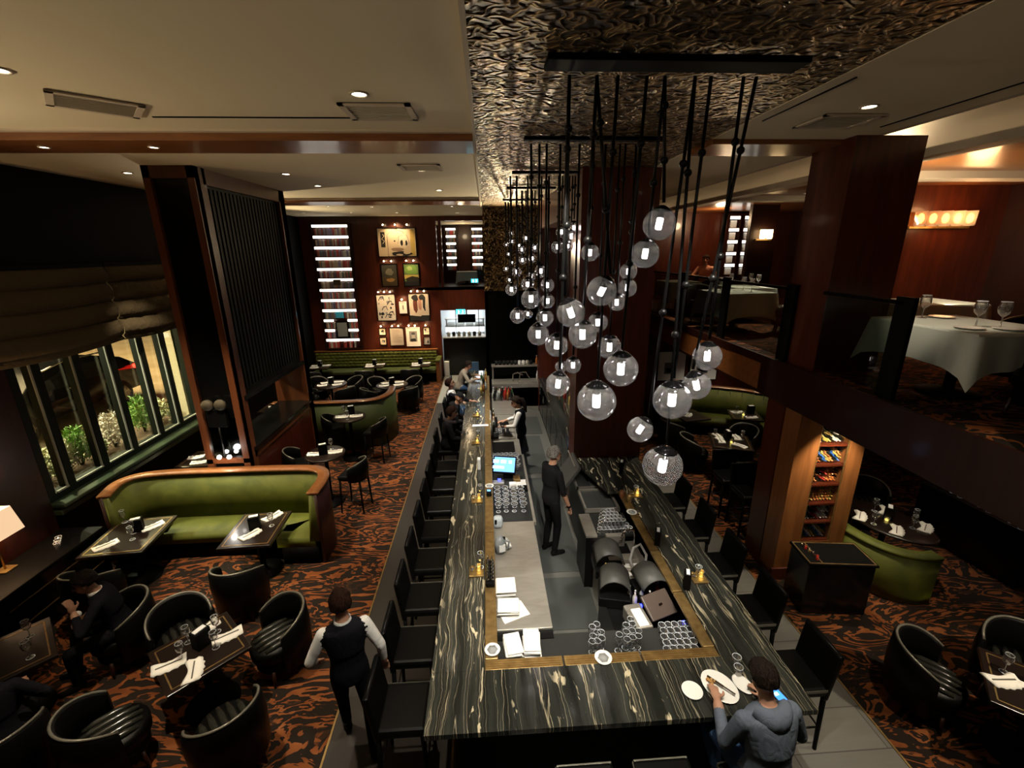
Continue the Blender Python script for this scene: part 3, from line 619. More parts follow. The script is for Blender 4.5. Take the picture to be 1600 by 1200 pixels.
PUT(barrel_chair, -2.75, 15.3, 0, 0, 'barrel chair before the banquette table nearest the kitchen opening')
PUT(barrel_chair, -4.3, 15.25, 0, 0, 'barrel chair before the middle banquette table')
PUT(barrel_chair, -6.1, 15.25, 0, 0, 'barrel chair before the banquette table nearest the partition')
# ================================================================ back wall: bookcase, art, openings
def bookcase(x0, x1, z0, z1, y, n, label, name='bookcase', gap=None, dep=.3):
    t = thing(name, label, 'bookcase', ((x0+x1)/2, y, z0)); w = x1-x0; h = z1-z0; p = h/n
    f = MB().b2((-w/2-.08,-.03,-.06),(-w/2,dep,h+.06)).b2((w/2,-.03,-.06),(w/2+.08,dep,h+.06)).b2((-w/2,-.03,h),(w/2,dep,h+.06)).b2((-w/2,-.03,-.06),(w/2,dep,0))
    f.build('frame', 'dark_wood', t); B2((-w/2,dep-.02,0),(w/2,dep,h)).build('back_panel', 'dark_wood', t)
    for k in range(n):
        z = k*p
        B2((-w/2,0,z-.012),(w/2,dep-.02,z+.012)).build('shelf', 'dark_wood', t)
        zt = z+p-.012
        for a, b in ([(-w/2+.01,w/2-.01)] if not (gap and k in gap) else [(-w/2+.01,-w/2+.36),(w/2-.36,w/2-.01)]):
            B2((a,-.025,zt-.085),(b,-.0,zt-.002)).build('light_strip', 'shelf_led', t)
    return t, p
BC = [(.3,.05,.03),(.25,.18,.13),(.4,.3,.2),(.08,.08,.12),(.34,.14,.07),(.55,.48,.38),(.1,.12,.1),(.45,.06,.05),(.14,.09,.06),(.22,.18,.26)]
for i, c in enumerate(BC): M['book%d' % i] = mat('book_cloth_%d' % i, c, .7)
def book(mi):
    mb = MB().b2((-.5,0,0),(.5,.16,1)).b2((-.36,.005,.985),(.36,.15,1.004), mi=1); return mb.build('book', ['book%d' % mi, 'paper'])
bc, pp = bookcase(-6.02,-4.79,1.22,5.62,16.86,12,'tall lit bookcase of twelve shelves on the back wall', gap=(1,2))
rb = random.Random(4)
for k in range(12):
    z = 1.22+k*pp+.012; name = ['lowest']+['%s from the bottom' % ORD[i] for i in range(1,11)]+['topmost']
    x = -5.96
    while x < -4.84:
        wd = rb.uniform(.028,.062); hh = rb.uniform(.19,.25)
        if k in (1,2) and -5.66 < x < -5.12: x = -5.12; continue
        if k == 3 and -5.62 < x < -5.26: x = -5.25; continue
        if k == 0 and rb.random() < .35: x += wd*1.5; continue
        c = rb.randrange(10)
        if k == 0: c = rb.choice((7,7,5,0))
        lab = 'book standing on the %s shelf of the tall lit bookcase' % name[k]
        place(lambda: book(c), (x+wd/2,16.88,z), 0, lab, 'books on the %s bookcase shelf' % name[k], 'book%d' % c, (wd,1,hh))
        x += wd+.004
o = B((-5.43,16.9,1.22+3*pp+.15), (.3,.03,.24), bev=.004).build('box_set', mat('turquoise_box', (.06,.4,.55), .5)); tag(o, 'turquoise box standing between books in the tall bookcase', 'box')
# art
def art(x0, x1, z0, z1, label, shapes, bg, fw=.03, fm='black', mount=0, name='painting', lights=2, pw=18):
    w, h = x1-x0, z1-z0; t = thing(name, label, 'painting' if name == 'painting' else 'picture', ((x0+x1)/2, 16.99, (z0+z1)/2))
    f = MB()
    for a, b in (((-w/2,-h/2),(w/2,-h/2+fw)),((-w/2,h/2-fw),(w/2,h/2)),((-w/2,-h/2),(-w/2+fw,h/2)),((w/2-fw,-h/2),(w/2,h/2))): f.b2((a[0],-.05,a[1]),(b[0],0,b[1]))
    f.build('frame', fm, t); cols = [bg]; mb = MB().b2((-w/2+fw,-.025,-h/2+fw),(w/2-fw,-.004,h/2-fw))
    for k, (pts, c) in enumerate(shapes):
        if c not in cols: cols.append(c)
        y = -.0262-.0006*k
        f = mb.bm.faces.new([mb.bm.verts.new((px*(w/2-fw), y, pz*(h/2-fw))) for px, pz in pts]); f.material_index = cols.index(c)
    ms = []
    for c in cols:
        key = 'paint_%.2f_%.2f_%.2f' % c
        if key not in M: M[key] = mat(key, c, .7)
        ms.append(key)
    mb.build('canvas', ms, t)
    for i in range(lights):
        x = (x0+x1)/2 + (i-(lights-1)/2)*w/(lights+.3)
        l = thing('picture_light', 'picture light above the '+label.split(' on the')[0].split(' in the')[0].split(' with')[0].split(',')[0].split(' next')[0].split(' beside')[0]+('' if lights == 1 else ', %s of its row' % ORD[i]), 'lamp', (x,16.98,z1+.10))
        MB().tube([(0,0,0),(0,-.1,.05),(0,-.17,.0)], .008, 6).build('arm', 'brass', l); MB().ball((0,-.18,-.012), (.028,.02,.024), 10, 6).build('glowing_bulb', 'picture_bulb', l)
    spot(((x0+x1)/2,16.55,z1+.28), pw*max(.5,w*h)*4, 100, .7, (1,.68,.38), aim=((x0+x1)/2,17,(z0+z1)/2-.1), r=.05)
    return t
K, CR, TN, GY = (.01,.01,.01), (.62,.5,.33), (.4,.28,.15), (.3,.28,.25)
def blob(cx, cz, rx_, rz_, n=12, seed=0, a0=0, a1=2*PI):
    r = random.Random(seed); return [(cx+rx_*math.cos(a0+(a1-a0)*i/n)*r.uniform(.8,1.15), cz+rz_*math.sin(a0+(a1-a0)*i/n)*r.uniform(.8,1.15)) for i in range(n)]
def R4(a, b, c, d): return [(a,b),(c,b),(c,d),(a,d)]
def stroke(pts, w): 
    a = offset(pts, w/2); b = offset(pts, -w/2); return a+b[::-1]
big = [(R4(.72,-.95,.95,.9),(.55,.4,.1)),(R4(-.85,-.35,-.62,.75),K),(stroke([(-.73,.6),(-.66,.45),(-.8,.25),(-.66,.1),(-.76,-.1)],.03),CR),(stroke([(-.5,-1),(-.5,.5),(-.35,.75),(.1,.9),(.35,.75),(.4,.6)],.02),K),(blob(.35,.05,.3,.5,14,3),(.68,.6,.45)),(stroke([(.05,-.1),(.12,.45),(.55,.5),(.65,-.1),(.4,-.2)],.02),K),(blob(.25,-.05,.07,.22,10,5),K),(blob(.5,-.05,.06,.2,10,6),K),(blob(.0,-.5,.4,.13,14,8),(.3,.2,.13)),(blob(.25,-.82,.6,.18,16,9),K),(blob(.5,-.72,.2,.14,10,10),CR),(blob(-.12,.1,.05,.06,8,11),K),(blob(.1,-.9,.2,.08,8,12),CR)]
art(-3.83,-2.45,4.5,5.5,'largest painting on the back wall, tan abstract with black curves', big, CR, .025, lights=3, pw=24)
land1 = [(R4(-1,-1,1,-.1),(.05,.035,.012)),(blob(.1,-.45,.6,.18,14,1),(.3,.17,.05)),(blob(0,.3,.5,.35,14,2),(.13,.12,.08))]
art(-3.80,-3.2,3.45,4.27,'dark landscape painting with a brown gleam, below the largest painting', land1, (.03,.03,.02), .03, lights=2, pw=14)
land2 = [(blob(0,.45,.9,.45,16,3),(.14,.28,.05)),(R4(-1,-.35,1,.0),(.5,.4,.1)),(blob(-.2,.6,.4,.2,12,4),(.3,.4,.14)),(blob(.1,-.5,1,.38,16,5),(.02,.02,.012)),(R4(-1,-1,1,-.6),(.015,.013,.01))]
art(-3.0,-2.42,3.45,4.28,'green and yellow landscape painting next to the dark landscape', land2, (.1,.17,.05), .03, lights=2, pw=22)
rr = random.Random(5)
ab1 = [(blob(rr.uniform(-.8,.8), rr.uniform(-.85,.85), rr.uniform(.06,.2), rr.uniform(.05,.14), 9, 20+i), K if i % 3 else GY) for i in range(16)]+[(stroke([(x0_, z0_), (x0_+.2, z0_+.25), (x0_+.5, z0_+.3), (x0_+.62, z0_)], .07), K) for x0_, z0_ in ((-.8,.55),(-.5,-.2),(.1,.2),(-.2,-.8),(.2,-.6))]
art(-4.07,-3.37,2.2,3.19,'black and cream abstract painting with bold blots beside the tall bookcase', ab1, (.66,.58,.46), .02, lights=3, pw=18)
ab2 = [(blob(-.35,.2,.25,.7,12,31),(.12,.03,.015)),(blob(-.35,.7,.35,.25,10,32),K),(blob(.1,.3,.18,.6,12,33),(.42,.22,.15)),(blob(.55,.3,.18,.6,12,34),K),(blob(.75,.1,.12,.7,12,35),(.6,.5,.38)),(R4(-1,-1,1,-.6),K),(stroke([(-.7,-.55),(.1,-.62),(.6,-.3)],.12),(.6,.5,.38)),(blob(.3,.75,.3,.2,10,36),K)]
art(-2.9,-2.13,2.17,3.2,'figure-like abstract painting with brown and pink columns near the mezzanine window', ab2, (.6,.5,.38), .02, lights=3, pw=18)
art(-3.24,-2.97,2.47,2.91,'small white framed print between the two abstract paintings', [(R4(-.3,-.5,.3,.5),(.5,.45,.36)),(R4(-.1,-.35,.1,.35),K)], (.75,.68,.55), .02, 'white', lights=1, pw=18)
txt = [(R4(-.7,.72-.17*i,rr.uniform(.2,.75),.72-.17*i+.07),(.28,.23,.17)) for i in range(9)]
art(-3.69,-3.16,1.25,1.94,'grey text poster in the bottom row of pictures', txt, (.42,.35,.27), .015, 'black', lights=2, pw=18, name='poster')
port = [(R4(-.6,-.55,.6,.62),(.2,.19,.17)),(blob(0,.05,.28,.4,14,41),(.36,.33,.28)),(blob(0,.35,.33,.16,12,42),(.06,.055,.05)),(blob(0,-.38,.5,.2,12,43),K)]
art(-3.07,-2.55,1.22,1.94,'portrait engraving with a wide white mount in the bottom row', port, (.74,.68,.56), .015, 'white', lights=2, pw=18, name='framed_print')
for k, (x0,x1,z0,z1,l) in enumerate(((-4.08,-3.82,1.66,1.94,'small upper picture at the bookcase end of the bottom row'),(-4.08,-3.82,1.28,1.58,'small lower picture at the bookcase end of the bottom row'),(-2.43,-2.18,1.64,1.94,'small upper picture at the kitchen end of the bottom row'),(-2.43,-2.18,1.25,1.57,'small lower picture at the kitchen end of the bottom row'))):
    art(x0,x1,z0,z1,l,[(blob(rr.uniform(-.4,.4), rr.uniform(-.4,.4), .35,.3,9,50+k*5+i), K if i % 2 else GY) for i in range(5)], CR if k != 3 else (.2,.18,.16), .02, lights=1 if k in (0,2) else 0, pw=14, name='framed_print')
o = thing('framed_photograph', 'framed grey photograph standing inside the lower part of the tall bookcase', 'picture', (-5.38,16.87,1.22+pp*1.02))
B((0,0,.33), (.44,.03,.64), bev=.004).build('frame', 'black', o); B((0,-.017,.33), (.36,.006,.52)).build('photo', mat('grey_photo', (.25,.25,.22), .6), o)
o = MB().b2((-.12,-.1,-.07),(.12,0,.12)).b2((-.1,-.07,-.04),(.1,-.02,-.069), mi=1).build('wall_lamp', ['shade_linen','shelf_led'], None, (-5.35,16.84,3.62)); tag(o, 'small picture lamp fixed across the middle of the tall bookcase', 'lamp')
# room behind the upper opening
struct('wall_far_room', B2((-2.4,20,3.4),(.6,20.2,5.9)).b2((-2.5,17.2,3.4),(-2.4,20,5.9)), 'red_wood')
struct('floor_far_room', B2((-2.5,17.0,3.3),(.6,20,3.4)), 'dark_wood'); struct('ceiling_far_room', B2((-2.5,17.2,5.72),(.6,20,5.9)), 'plaster')
for x0, x1, l in ((-1.62,-1.2,'lit bookcase on the window side of the upper far room'),(-.55,-.1,'lit bookcase on the bar side of the upper far room')):
    t_, p_ = bookcase(x0,x1,3.9,5.6,19.6,6,l)
    for k in range(6):
        x = x0+.03
        while x < x1-.06:
            wd = rb.uniform(.04,.07); c = rb.randrange(10)
            place(lambda: book(c), (x+wd/2,19.63,3.9+k*p_+.012), 0, 'book on a shelf of the '+l.replace(' of the upper',' in the upper').replace('lit bookcase on the','bookcase on the'), 'books in the '+l, 'book%d' % c, (wd,1,rb.uniform(.12,.17))); x += wd+.012
point((-.9,18.6,5.3), 22, (1,.75,.45), .1)
def cloth_table(sx, sy, h, drop, label, loc, rz=0):
    t = thing('cloth_table', label, 'table', loc, rz)
    rnd = random.Random(int(loc[0]*100+loc[1]*37)); ring0, ring1, ring2 = [], [], []
    n = 14; per = []
    for s_ in range(4):
        for i in range(n):
            f = i/n; x, y = [(-1+2*f,-1),(1,-1+2*f),(1-2*f,1),(-1,1-2*f)][s_]; per.append((x*sx/2, y*sy/2, f))
    for x, y, f in per:
        ring0.append((x*.985,y*.985,h)); ring1.append((x*1.005,y*1.005,h-.02))
        c = math.sin(PI*f)**.5; k = 1.02+.025*math.sin(7*f*PI)+.13*(1-c)
        ring2.append((x*k, y*k, h-drop*(.84+.42*(1-c)**1.5) ))
    mid = [((a[0]+b[0])/2*1.0, (a[1]+b[1])/2*1.0, (a[2]+b[2])/2) for a, b in zip(ring1, ring2)]
    mb = MB().loft([ring2,mid,ring1], 0, True, cap=False); mb.loft([ring1,ring0], 0, False); mb.build('tablecloth', 'cloth', t)
    MB().tube([(0,0,.02),(0,0,h-.05)], .05).build('pedestal', 'black', t); MB().lathe([(.28,0),(.28,.02),(.06,.05)]).build('base', 'black', t)
    return t
cloth_table(.8,.5,.5,.42,'white clothed table in the upper far room',(-.75,18.4,3.4))
# exit signs
def exit_sign(x, y, z, s_, label):
    t = thing('exit_sign', label, 'sign', (x,y,z)); B((0,0,0), (s_*2,.05,s_), bev=.004).build('housing', 'exit_cyan', t)
    m = MB()
    for k in (-1,1):
        c = k*s_*.45; m.ball((c,-.03,s_*.28), (s_*.09,.006,s_*.09), 8, 6); m.box((c,-.03,.02*s_), (s_*.16,.008,s_*.34)); m.box((c-s_*.1,-.03,-s_*.28), (s_*.1,.008,s_*.3), mtx=Matrix.Rotation(.4,4,'Y')); m.box((c+s_*.12,-.03,-s_*.28), (s_*.1,.008,s_*.3), mtx=Matrix.Rotation(-.5,4,'Y')); m.box((c+s_*.2,-.03,s_*.08), (s_*.2,.008,s_*.08))
    m.build('running_figure', 'exit_white', t)
exit_sign(-.42,17.05,3.62,.13,'small cyan exit sign in the upper far room')
exit_sign(-.98,16.93,2.5,.17,'cyan exit sign above the bright kitchen opening')
# kitchen seen through the lower opening
struct('wall_kitchen', B2((-2.4,19.4,0),(.3,19.5,2.6)).b2((-2.5,17.2,0),(-2.4,19.4,2.6)).b2((-2.4,17.2,2.56),(.0,19.4,2.66)), mat('kitchen_white', (.8,.82,.82), .5))
struct('floor_kitchen', B2((-2.5,17.2,-.1),(.3,19.5,0)), 'bar_floor')
o = B2((-1.7,17.05,0),(-.06,17.6,1.47)).build('kitchen_counter', 'black_gloss'); tag(o, 'dark marbled counter in front of the bright kitchen', 'counter'); B2((-1.72,17.0,1.47),(-.06,17.65,1.52), bev=.01).build('worktop', 'steel', o)
o = B((-1.6,16.9,.75), (.2,.12,.6), bev=.02).build('waste_bin', 'white'); o.location.z -= .0; tag(o, 'white bin at the left end of the kitchen counter', 'bin'); o.location = (0,0,-.44)
t = thing('pass_shelf', 'stainless kitchen pass shelf with white trays', 'shelf', (-.9,18.3,0)); 
for z in (1.75,2.05): B((0,0,z), (1.6,.4,.03)).build('shelf', 'steel', t)
for k in range(3): B((-.53+k*.53,-.21,1.63), (.5,.02,.2)).build('glowing_front', 'kitchen_glow', t)  # fronts glow by themselves to look brightly lit, they are no lamps
for x in (-.75,.75): B((x,0,1.03), (.05,.05,2.06)).build('post', 'steel', t)
for k in range(4): o = B((0,0,.06), (.3,.3,.12), bev=.02).build('food_tray', 'white', None, (-1.45+k*.37,18.28,1.767)); tag(o, 'white tray on the lower shelf of the kitchen pass, %s from the window side' % ORD[k], 'tray')
o = B((-.8,17.75,2.13), (.7,.08,.32), bev=.01).build('monitor', 'black'); tag(o, 'black monitor hanging in the kitchen opening', 'screen'); B((-.8,17.75,2.42), (.05,.05,.28)).build('mount', 'black', o)
for x in (-1.2,-.32): o = B((x,17.35,2.06), (.025,.03,.95)).build('frame_post', 'black'); tag(o, 'thin black post dividing the kitchen opening, %s the monitor' % ('before' if x < -1 else 'past'), 'post')
area((-.9,18.4,2.5), (-.9,18.4,0), 55, 1.4, 1.4, (.9,.97,1))
o = B((-.9,18.5,2.54), (1.4,1.2,.03)).build('kitchen_light', 'kitchen_glow'); tag(o, 'bright white ceiling light in the kitchen', 'lamp')
for k in range(7):
    o = MB().lathe([(.06,0),(.07,.12),(.05,.16),(.045,.14)], seg=12).build('kitchen_pot', ['steel','black_metal','steel','white'][k%4], None, (-1.5+k*.2,17.3,1.521)); tag(o, 'pot on the kitchen counter, %s from the window side' % ORD[k], 'pot', 'pots on the kitchen counter')

# ================================================================ the bar
bar = thing('bar_counter', 'long black marble bar counter wrapped around the bartenders', 'bar counter', (0,0,0))
top = MB()
top.prism([(-.58,2.58),(2.62,2.58),(2.62,3.12),(-.58,3.12)], 1.03, 1.08); top.prism([(-.58,3.122),(-.1,3.122),(-.1,13.6),(-.58,13.6)], 1.03, 1.08)
top.prism([(2.08,3.122),(2.62,3.122),(2.66,7.28),(1.46,7.28),(1.82,6.1),(2.08,6.1)], 1.03, 1.08)
top.build('marble_top', 'marble', bar)
B2((-.3,2.85,0),(2.35,2.95,1.03)).b2((-.3,2.95,0),(-.2,13.5,1.03)).b2((2.25,2.95,0),(2.35,7.28,1.03)).build('front_panel', 'black', bar)
MB().tube([(-.42,13.4,.2),(-.42,2.72,.2),(2.47,2.72,.2),(2.47,7.2,.2)], .02, 8).build('foot_rail', 'brass', bar)
y = 3.12
for k in range(10):
    B2((-.1,3.24+k*.98,1.035),(.02,3.24+k*.98+.96,1.072), bev=.006).build('brass_drip_rail', 'brass', bar)
for k in range(3): 
    o = B2((-.1+k*.73,3.122,1.035),(-.1+k*.73+.715,3.235,1.072), bev=.006)
    for q in range(4): o.b2((-.08+k*.73,3.138+q*.023,1.072),(.59+k*.73,3.147+q*.023,1.077))
    o.build('brass_drip_rail', 'brass', bar)
for k in range(4): B2((1.97,3.24+k*.72,1.035),(2.08,3.24+k*.72+.705,1.072), bev=.006).build('brass_drip_rail', 'brass', bar)
# under-counter inside
B2((-.2,3.6,0),(.6,5.62,.9)).build('steel_cabinet', 'black_metal', bar)
# worktops inside the bar
def unit(name, label, cat, a, b, m, **k): o = B2(a, b, **k).build(name, m); return tag(o, label, cat)
o = unit('steel_counter', 'plain stainless worktop inside the bar with napkin stacks', 'counter', (.0,3.7,.9),(.6,5.62,.93), 'steel', bev=.006)
o = unit('back_counter', 'black rubber-topped under-bar counter holding cocktail glasses', 'counter', (-.2,5.64,0),(.62,7.9,.86), 'black_metal'); B2((-.1,5.64,.86),(.62,7.9,.89), bev=.005).build('rubber_top', 'rubber', o); B2((.6,5.64,.84),(.64,7.9,.895)).build('steel_edge', 'steel', o)
o = unit('front_counter', 'ribbed black rubber glass shelf inside the near end of the bar', 'counter', (-.2,2.95,0),(2.2,3.68,.86), 'black_metal'); B2((.02,3.24,.86),(1.96,3.66,.89), bev=.004).build('rubber_top', 'rubber', o)
o = unit('sink_counter', 'stainless sink counter in front of the bartender with the ponytail', 'counter', (-.1,7.92,0),(.62,9.6,.8), 'steel'); B2((.05,8.1,.8),(.5,8.7,.815)).build('basin', 'black_metal', o); B2((.05,8.85,.8),(.55,9.5,.83), bev=.01).build('drain_board', 'steel', o)
o = unit('bottle_counter', 'stainless bottle well farther along the bar', 'counter', (-.1,9.62,0),(.7,12.2,.78), 'steel'); B2((.15,9.8,.78),(.62,10.3,.80)).build('lid', 'steel', o); B2((.15,10.4,.78),(.62,10.9,.80)).build('lid', 'steel', o)
# floor mats
for k, (x0,y0,x1,y1,l) in enumerate(((.66,4.55,1.38,5.5,'nearest dark rubber floor mat by the speed rail'),(.68,5.62,1.36,8.55,'long dark rubber floor mat under the grey-haired bartender'),(.7,8.75,1.3,10.8,'rubber floor mat beside the bartender with the ponytail'),(.7,10.95,1.4,12.2,'farthest rubber floor mat at the end of the bar'))):
    o = B2((x0,y0,.008),(x1,y1,.02), bev=.003).build('floor_mat', 'mat_grey'); tag(o, l, 'mat')
# right hand stations
o = unit('ice_station', 'stainless ice station with two dark lidded wells on the pier side', 'counter', (1.42,5.85,0),(1.96,7.2,.84), 'black_metal')
for k in range(2):
    f = MB(); y0 = 5.9+k*.66
    f.b2((1.42,y0,.84),(1.45,y0+.6,.9)).b2((1.92,y0,.84),(1.96,y0+.6,.9)).b2((1.42,y0,.84),(1.96,y0+.03,.9)).b2((1.42,y0+.57,.84),(1.96,y0+.6,.9)); f.build('steel_frame', 'steel', o)
    w_ = B2((1.45,y0+.03,.84),(1.92,y0+.57,.875)).b2((1.67,y0+.03,.875),(1.69,y0+.57,.885)).build('dark_lid', mat('dark_lid', (.04,.042,.04), .35), o)
mt = Matrix.Rotation(math.radians(35), 4, 'Y')
o = B((1.3,6.9,.98), (.05,.62,.62), bev=.01, mtx=mt).build('splash_guard', mat('grey_panel', (.06,.06,.056), .4)); tag(o, 'tilted grey splash panel beside the ice station', 'panel')
B((1.38,6.9,1.27), (.02,.62,.02)).build('steel_edge', 'steel', o)
o = unit('glass_rack', 'steel drain rack holding a pyramid of upturned tumblers', 'rack', (1.3,5.28,.0),(1.98,5.82,.84), 'black_metal'); B2((1.3,5.28,.84),(1.46,5.82,.88), bev=.005).build('steel_shelf', 'steel', o); B2((1.46,5.28,.84),(1.98,5.82,.87)).build('rubber_top', 'rubber', o)
o = unit('hand_sink', 'small stainless sink with a swan-neck tap inside the bar', 'sink', (1.42,4.95,.0),(1.98,5.26,.78), 'steel'); 
B2((1.5,5.0,.775),(1.85,5.2,.79)).build('basin', 'black_metal', o); MB().tube([(1.92,5.1,.78),(1.92,5.1,1.0),(1.9,5.1,1.06),(1.82,5.08,1.1),(1.74,5.06,1.06),(1.72,5.05,.98)], .014, 8).build('tap', 'chrome', o)
B2((1.55,5.14,.78),(1.8,5.22,.95)).build('towel_box', 'steel', o)
o = unit('drain_board', 'white drain board with a soda gun beside the small sink', 'drainer', (1.42,4.5,0),(1.98,4.93,.8), 'steel'); B2((1.5,4.53,.8),(1.85,4.75,.82), bev=.004).build('white_board', 'white', o); B2((1.5,4.78,.8),(1.88,4.86,.86), bev=.006).build('tray', 'steel', o)
MB().tube([(1.9,4.62,.8),(1.94,4.7,.98),(1.88,4.78,1.08),(1.78,4.74,1.06),(1.72,4.66,.95),(1.76,4.6,.84)], .018, 8).build('hose', mat('grey_hose', (.35,.35,.32), .4), o)
MB().box((1.66,4.62,.84), (.16,.05,.04), bev=.015, rz=-.3).build('soda_gun', 'steel', o)
# speed rails with black curved covers
def cover(loc, rz, label, w=.34):
    t = thing('bottle_rail', label, 'bottle rail', loc, rz); rings = []
    for i in range(11):
        a = PI*(.08+.8*i/10); rings.append([(-w/2,-.19*math.cos(a),.2*math.sin(a)+.1),(w/2,-.19*math.cos(a),.2*math.sin(a)+.1)])
    o = MB().loft(rings, 0, True, False).build('curved_cover', 'cover_grey', t); s = o.modifiers.new('thick','SOLIDIFY'); s.thickness = .012
    B((0,.0,.0), (w+.02,.36,.12), bev=.01).build('bottle_well', 'black_metal', t)
    return t
M['cover_grey'] = mat('dark_grey_cover', (.055,.055,.05), .5)
for x, y, rz, l in ((1.47,4.78,1.5,'black curved bottle-rail cover closest to the grey-haired bartender'),(1.42,4.3,1.35,'black curved bottle-rail cover near the mat edge'),(1.85,4.3,1.7,'black curved bottle-rail cover beside the brass rail')):
    cover((x,y,.78), rz, l)
unit('speed_rail_cabinet', 'black cabinet under the curved bottle-rail covers', 'cabinet', (1.3,3.72,0),(1.98,4.48,.71), 'black_metal')
def bottle(c, cap):
    t = MB().lathe([(.03,0),(.037,.006),(.037,.17),(.03,.2),(.013,.23),(.013,.285)], seg=12).lathe([(.0145,.285),(.0145,.31)], seg=10, mi=1)
    return t.build('bottle', [c, cap])
BT = {'dark': ((.01,.012,.008),.15), 'amber': ((.28,.1,.02),.15), 'clear': ((.4,.42,.4),.1), 'green': ((.03,.1,.03),.15), 'red': ((.45,.03,.02),.3), 'white': ((.7,.68,.62),.4), 'blue': ((.03,.12,.4),.2), 'gold': ((.55,.38,.1),.3), 'orange':((.6,.2,.05),.3)}
for k, (c, r) in BT.items(): M['bt_'+k] = mat('bottle_'+k, c, r, coat=.3)
def put_bottle(c, cap, x, y, z, lab, grp=None, sc=None): return place(lambda: bottle('bt_'+c, 'bt_'+cap), (x,y,z), 0, lab, grp, 'bottle_%s_%s' % (c, cap), sc)
for i, (x, y, c) in enumerate(((1.40,4.62,'gold'),(1.36,4.55,'amber'),(1.32,4.72,'dark'),(1.58,4.22,'clear'),(1.62,4.14,'white'),(1.72,4.2,'clear'),(1.78,4.12,'dark'),(1.92,4.48,'red'),(1.94,4.36,'amber'),(1.93,4.26,'red'))):
    put_bottle(c, 'gold' if i < 3 else 'white', x, y, .715, 'bottle under the curved rail covers, %s of ten from the grey-haired bartender' % ORD[i], 'bottles in the curved speed rails', .75)
# POS terminal, printer
t = thing('till_screen', 'brown-backed till terminal seen from behind near the curved covers', 'till', (1.82,3.95,.71))
B((0,0,.2), (.34,.04,.27), bev=.01, mtx=Matrix.Rotation(.35,4,'Z') @ Matrix.Rotation(-1.0,4,'X')).build('screen_back', mat('brown_plastic', (.07,.05,.04), .4), t); B((0,.0,.06), (.2,.16,.12), bev=.01).build('stand', 'black', t)
B((0.01,-.02,.225), (.05,.01,.02), mtx=Matrix.Rotation(.35,4,'Z') @ Matrix.Rotation(-1.0,4,'X')).build('badge', 'chrome', t)
B((-.17,.08,.12), (.03,.03,.03)).build('blue_light', 'blue_led', t)
t = thing('receipt_printer', 'steel receipt printer with white paper next to the till', 'printer', (1.56,3.86,.71)); B((0,0,.08), (.2,.34,.16), bev=.015, rz=.12).build('body', 'steel', t); B((0.01,-.03,.163), (.11,.24,.006), rz=.12).build('white_paper', 'paper', t)
o = B((2.0,3.7,.9), (.03,.03,.03), bev=.005).build('blue_light', 'blue_led'); tag(o, 'blue indicator light by the brass rail above the stacked tumblers', 'light')
unit('light_bracket', 'small black bracket carrying the blue indicator light', 'bracket', (1.985,3.68,.885),(2.02,3.72,.887), 'black')
# blue touch screen on the left counter
t = thing('touch_screen', 'lit blue touch screen of the till on the inner counter', 'till', (.24,7.0,.89))
mx = Matrix.Rotation(math.radians(-12),4,'Z') @ Matrix.Rotation(math.radians(-38),4,'X')
B((0,0,.25), (.4,.04,.30), bev=.01, mtx=mx).build('case', 'black', t)
o = MB().box((0,0,0), (.36,.004,.25)); 
for q, (a, b, c, d) in enumerate(((-.15,.05,.1,.06),(-.02,.05,.1,.06),(.1,.05,.06,.06),(-.1,-.05,.2,.05))): o.box((a,-.004,b), (c,.003,d), mi=1)
o = o.build('screen', ['screen_blue', mat('screen_light', (.3,.5,.9), .5, em=(.4,.62,1), es=2.4)], t); o.matrix_local = Matrix.Translation((0,0,.25)) @ mx @ Matrix.Translation((0,-.023,0))
B((.05,.06,.08), (.16,.2,.16), bev=.01).build('stand', 'black', t); B((-.12,-.22,.03), (.2,.12,.05), bev=.01).build('keyboard', 'steel', t); B((-.1,-.16,.06), (.05,.01,.03)).build('blue_light', 'blue_led', t); B((.2,-.1,.03), (.12,.16,.06), bev=.01).build('card_reader', 'brass', t)
o = B((.5,6.75,.896), (.18,.3,.008)).build('paper_sheet', 'paper'); tag(o, 'pale sheet of paper lying beside the blue touch screen', 'paper')
t = thing('card_terminal', 'small card terminal with a blue display on the brass rail', 'card terminal', (-.04,6.15,1.073)); B((0,0,.03), (.08,.13,.06), bev=.012).build('body', 'black', t); B((0,.02,.061), (.055,.05,.003)).build('display', 'screen_blue', t)
# napkin stacks
def stack(x, y, z, n, w, d, rz, label, rnd=3):
    t = thing('napkin_stack', label, 'napkins', (x,y,z), rz); r = random.Random(rnd)
    for i in range(n):
        MB().box((r.uniform(-.008,.008), r.uniform(-.008,.008), .012+i*.017), (w,d,.0165), bev=.007, rz=r.uniform(-.06,.06)).build('folded_napkin', 'linen', t)
    return t
stack(.135,4.26,.931,5,.22,.24,.02,'stack of white napkins on the steel worktop, the one farther from the corner',1)
stack(.15,3.95,.931,5,.23,.2,-.06,'stack of white napkins on the steel worktop with one spread loosely under it',2)
B((.2,3.93,.935), (.3,.22,.006), rz=.4).build('loose_napkin', 'linen', None); tag(bpy.data.objects['loose_napkin'], 'loose white napkin spread under the stack on the steel worktop', 'napkin')
stack(.17,3.47,.891,6,.16,.25,.12,'stack of white napkins on the rubber shelf beside the round plate',4)
stack(.36,3.48,.891,7,.16,.26,-.06,'taller stack of white napkins on the rubber shelf, next to the rubber ribs',5)
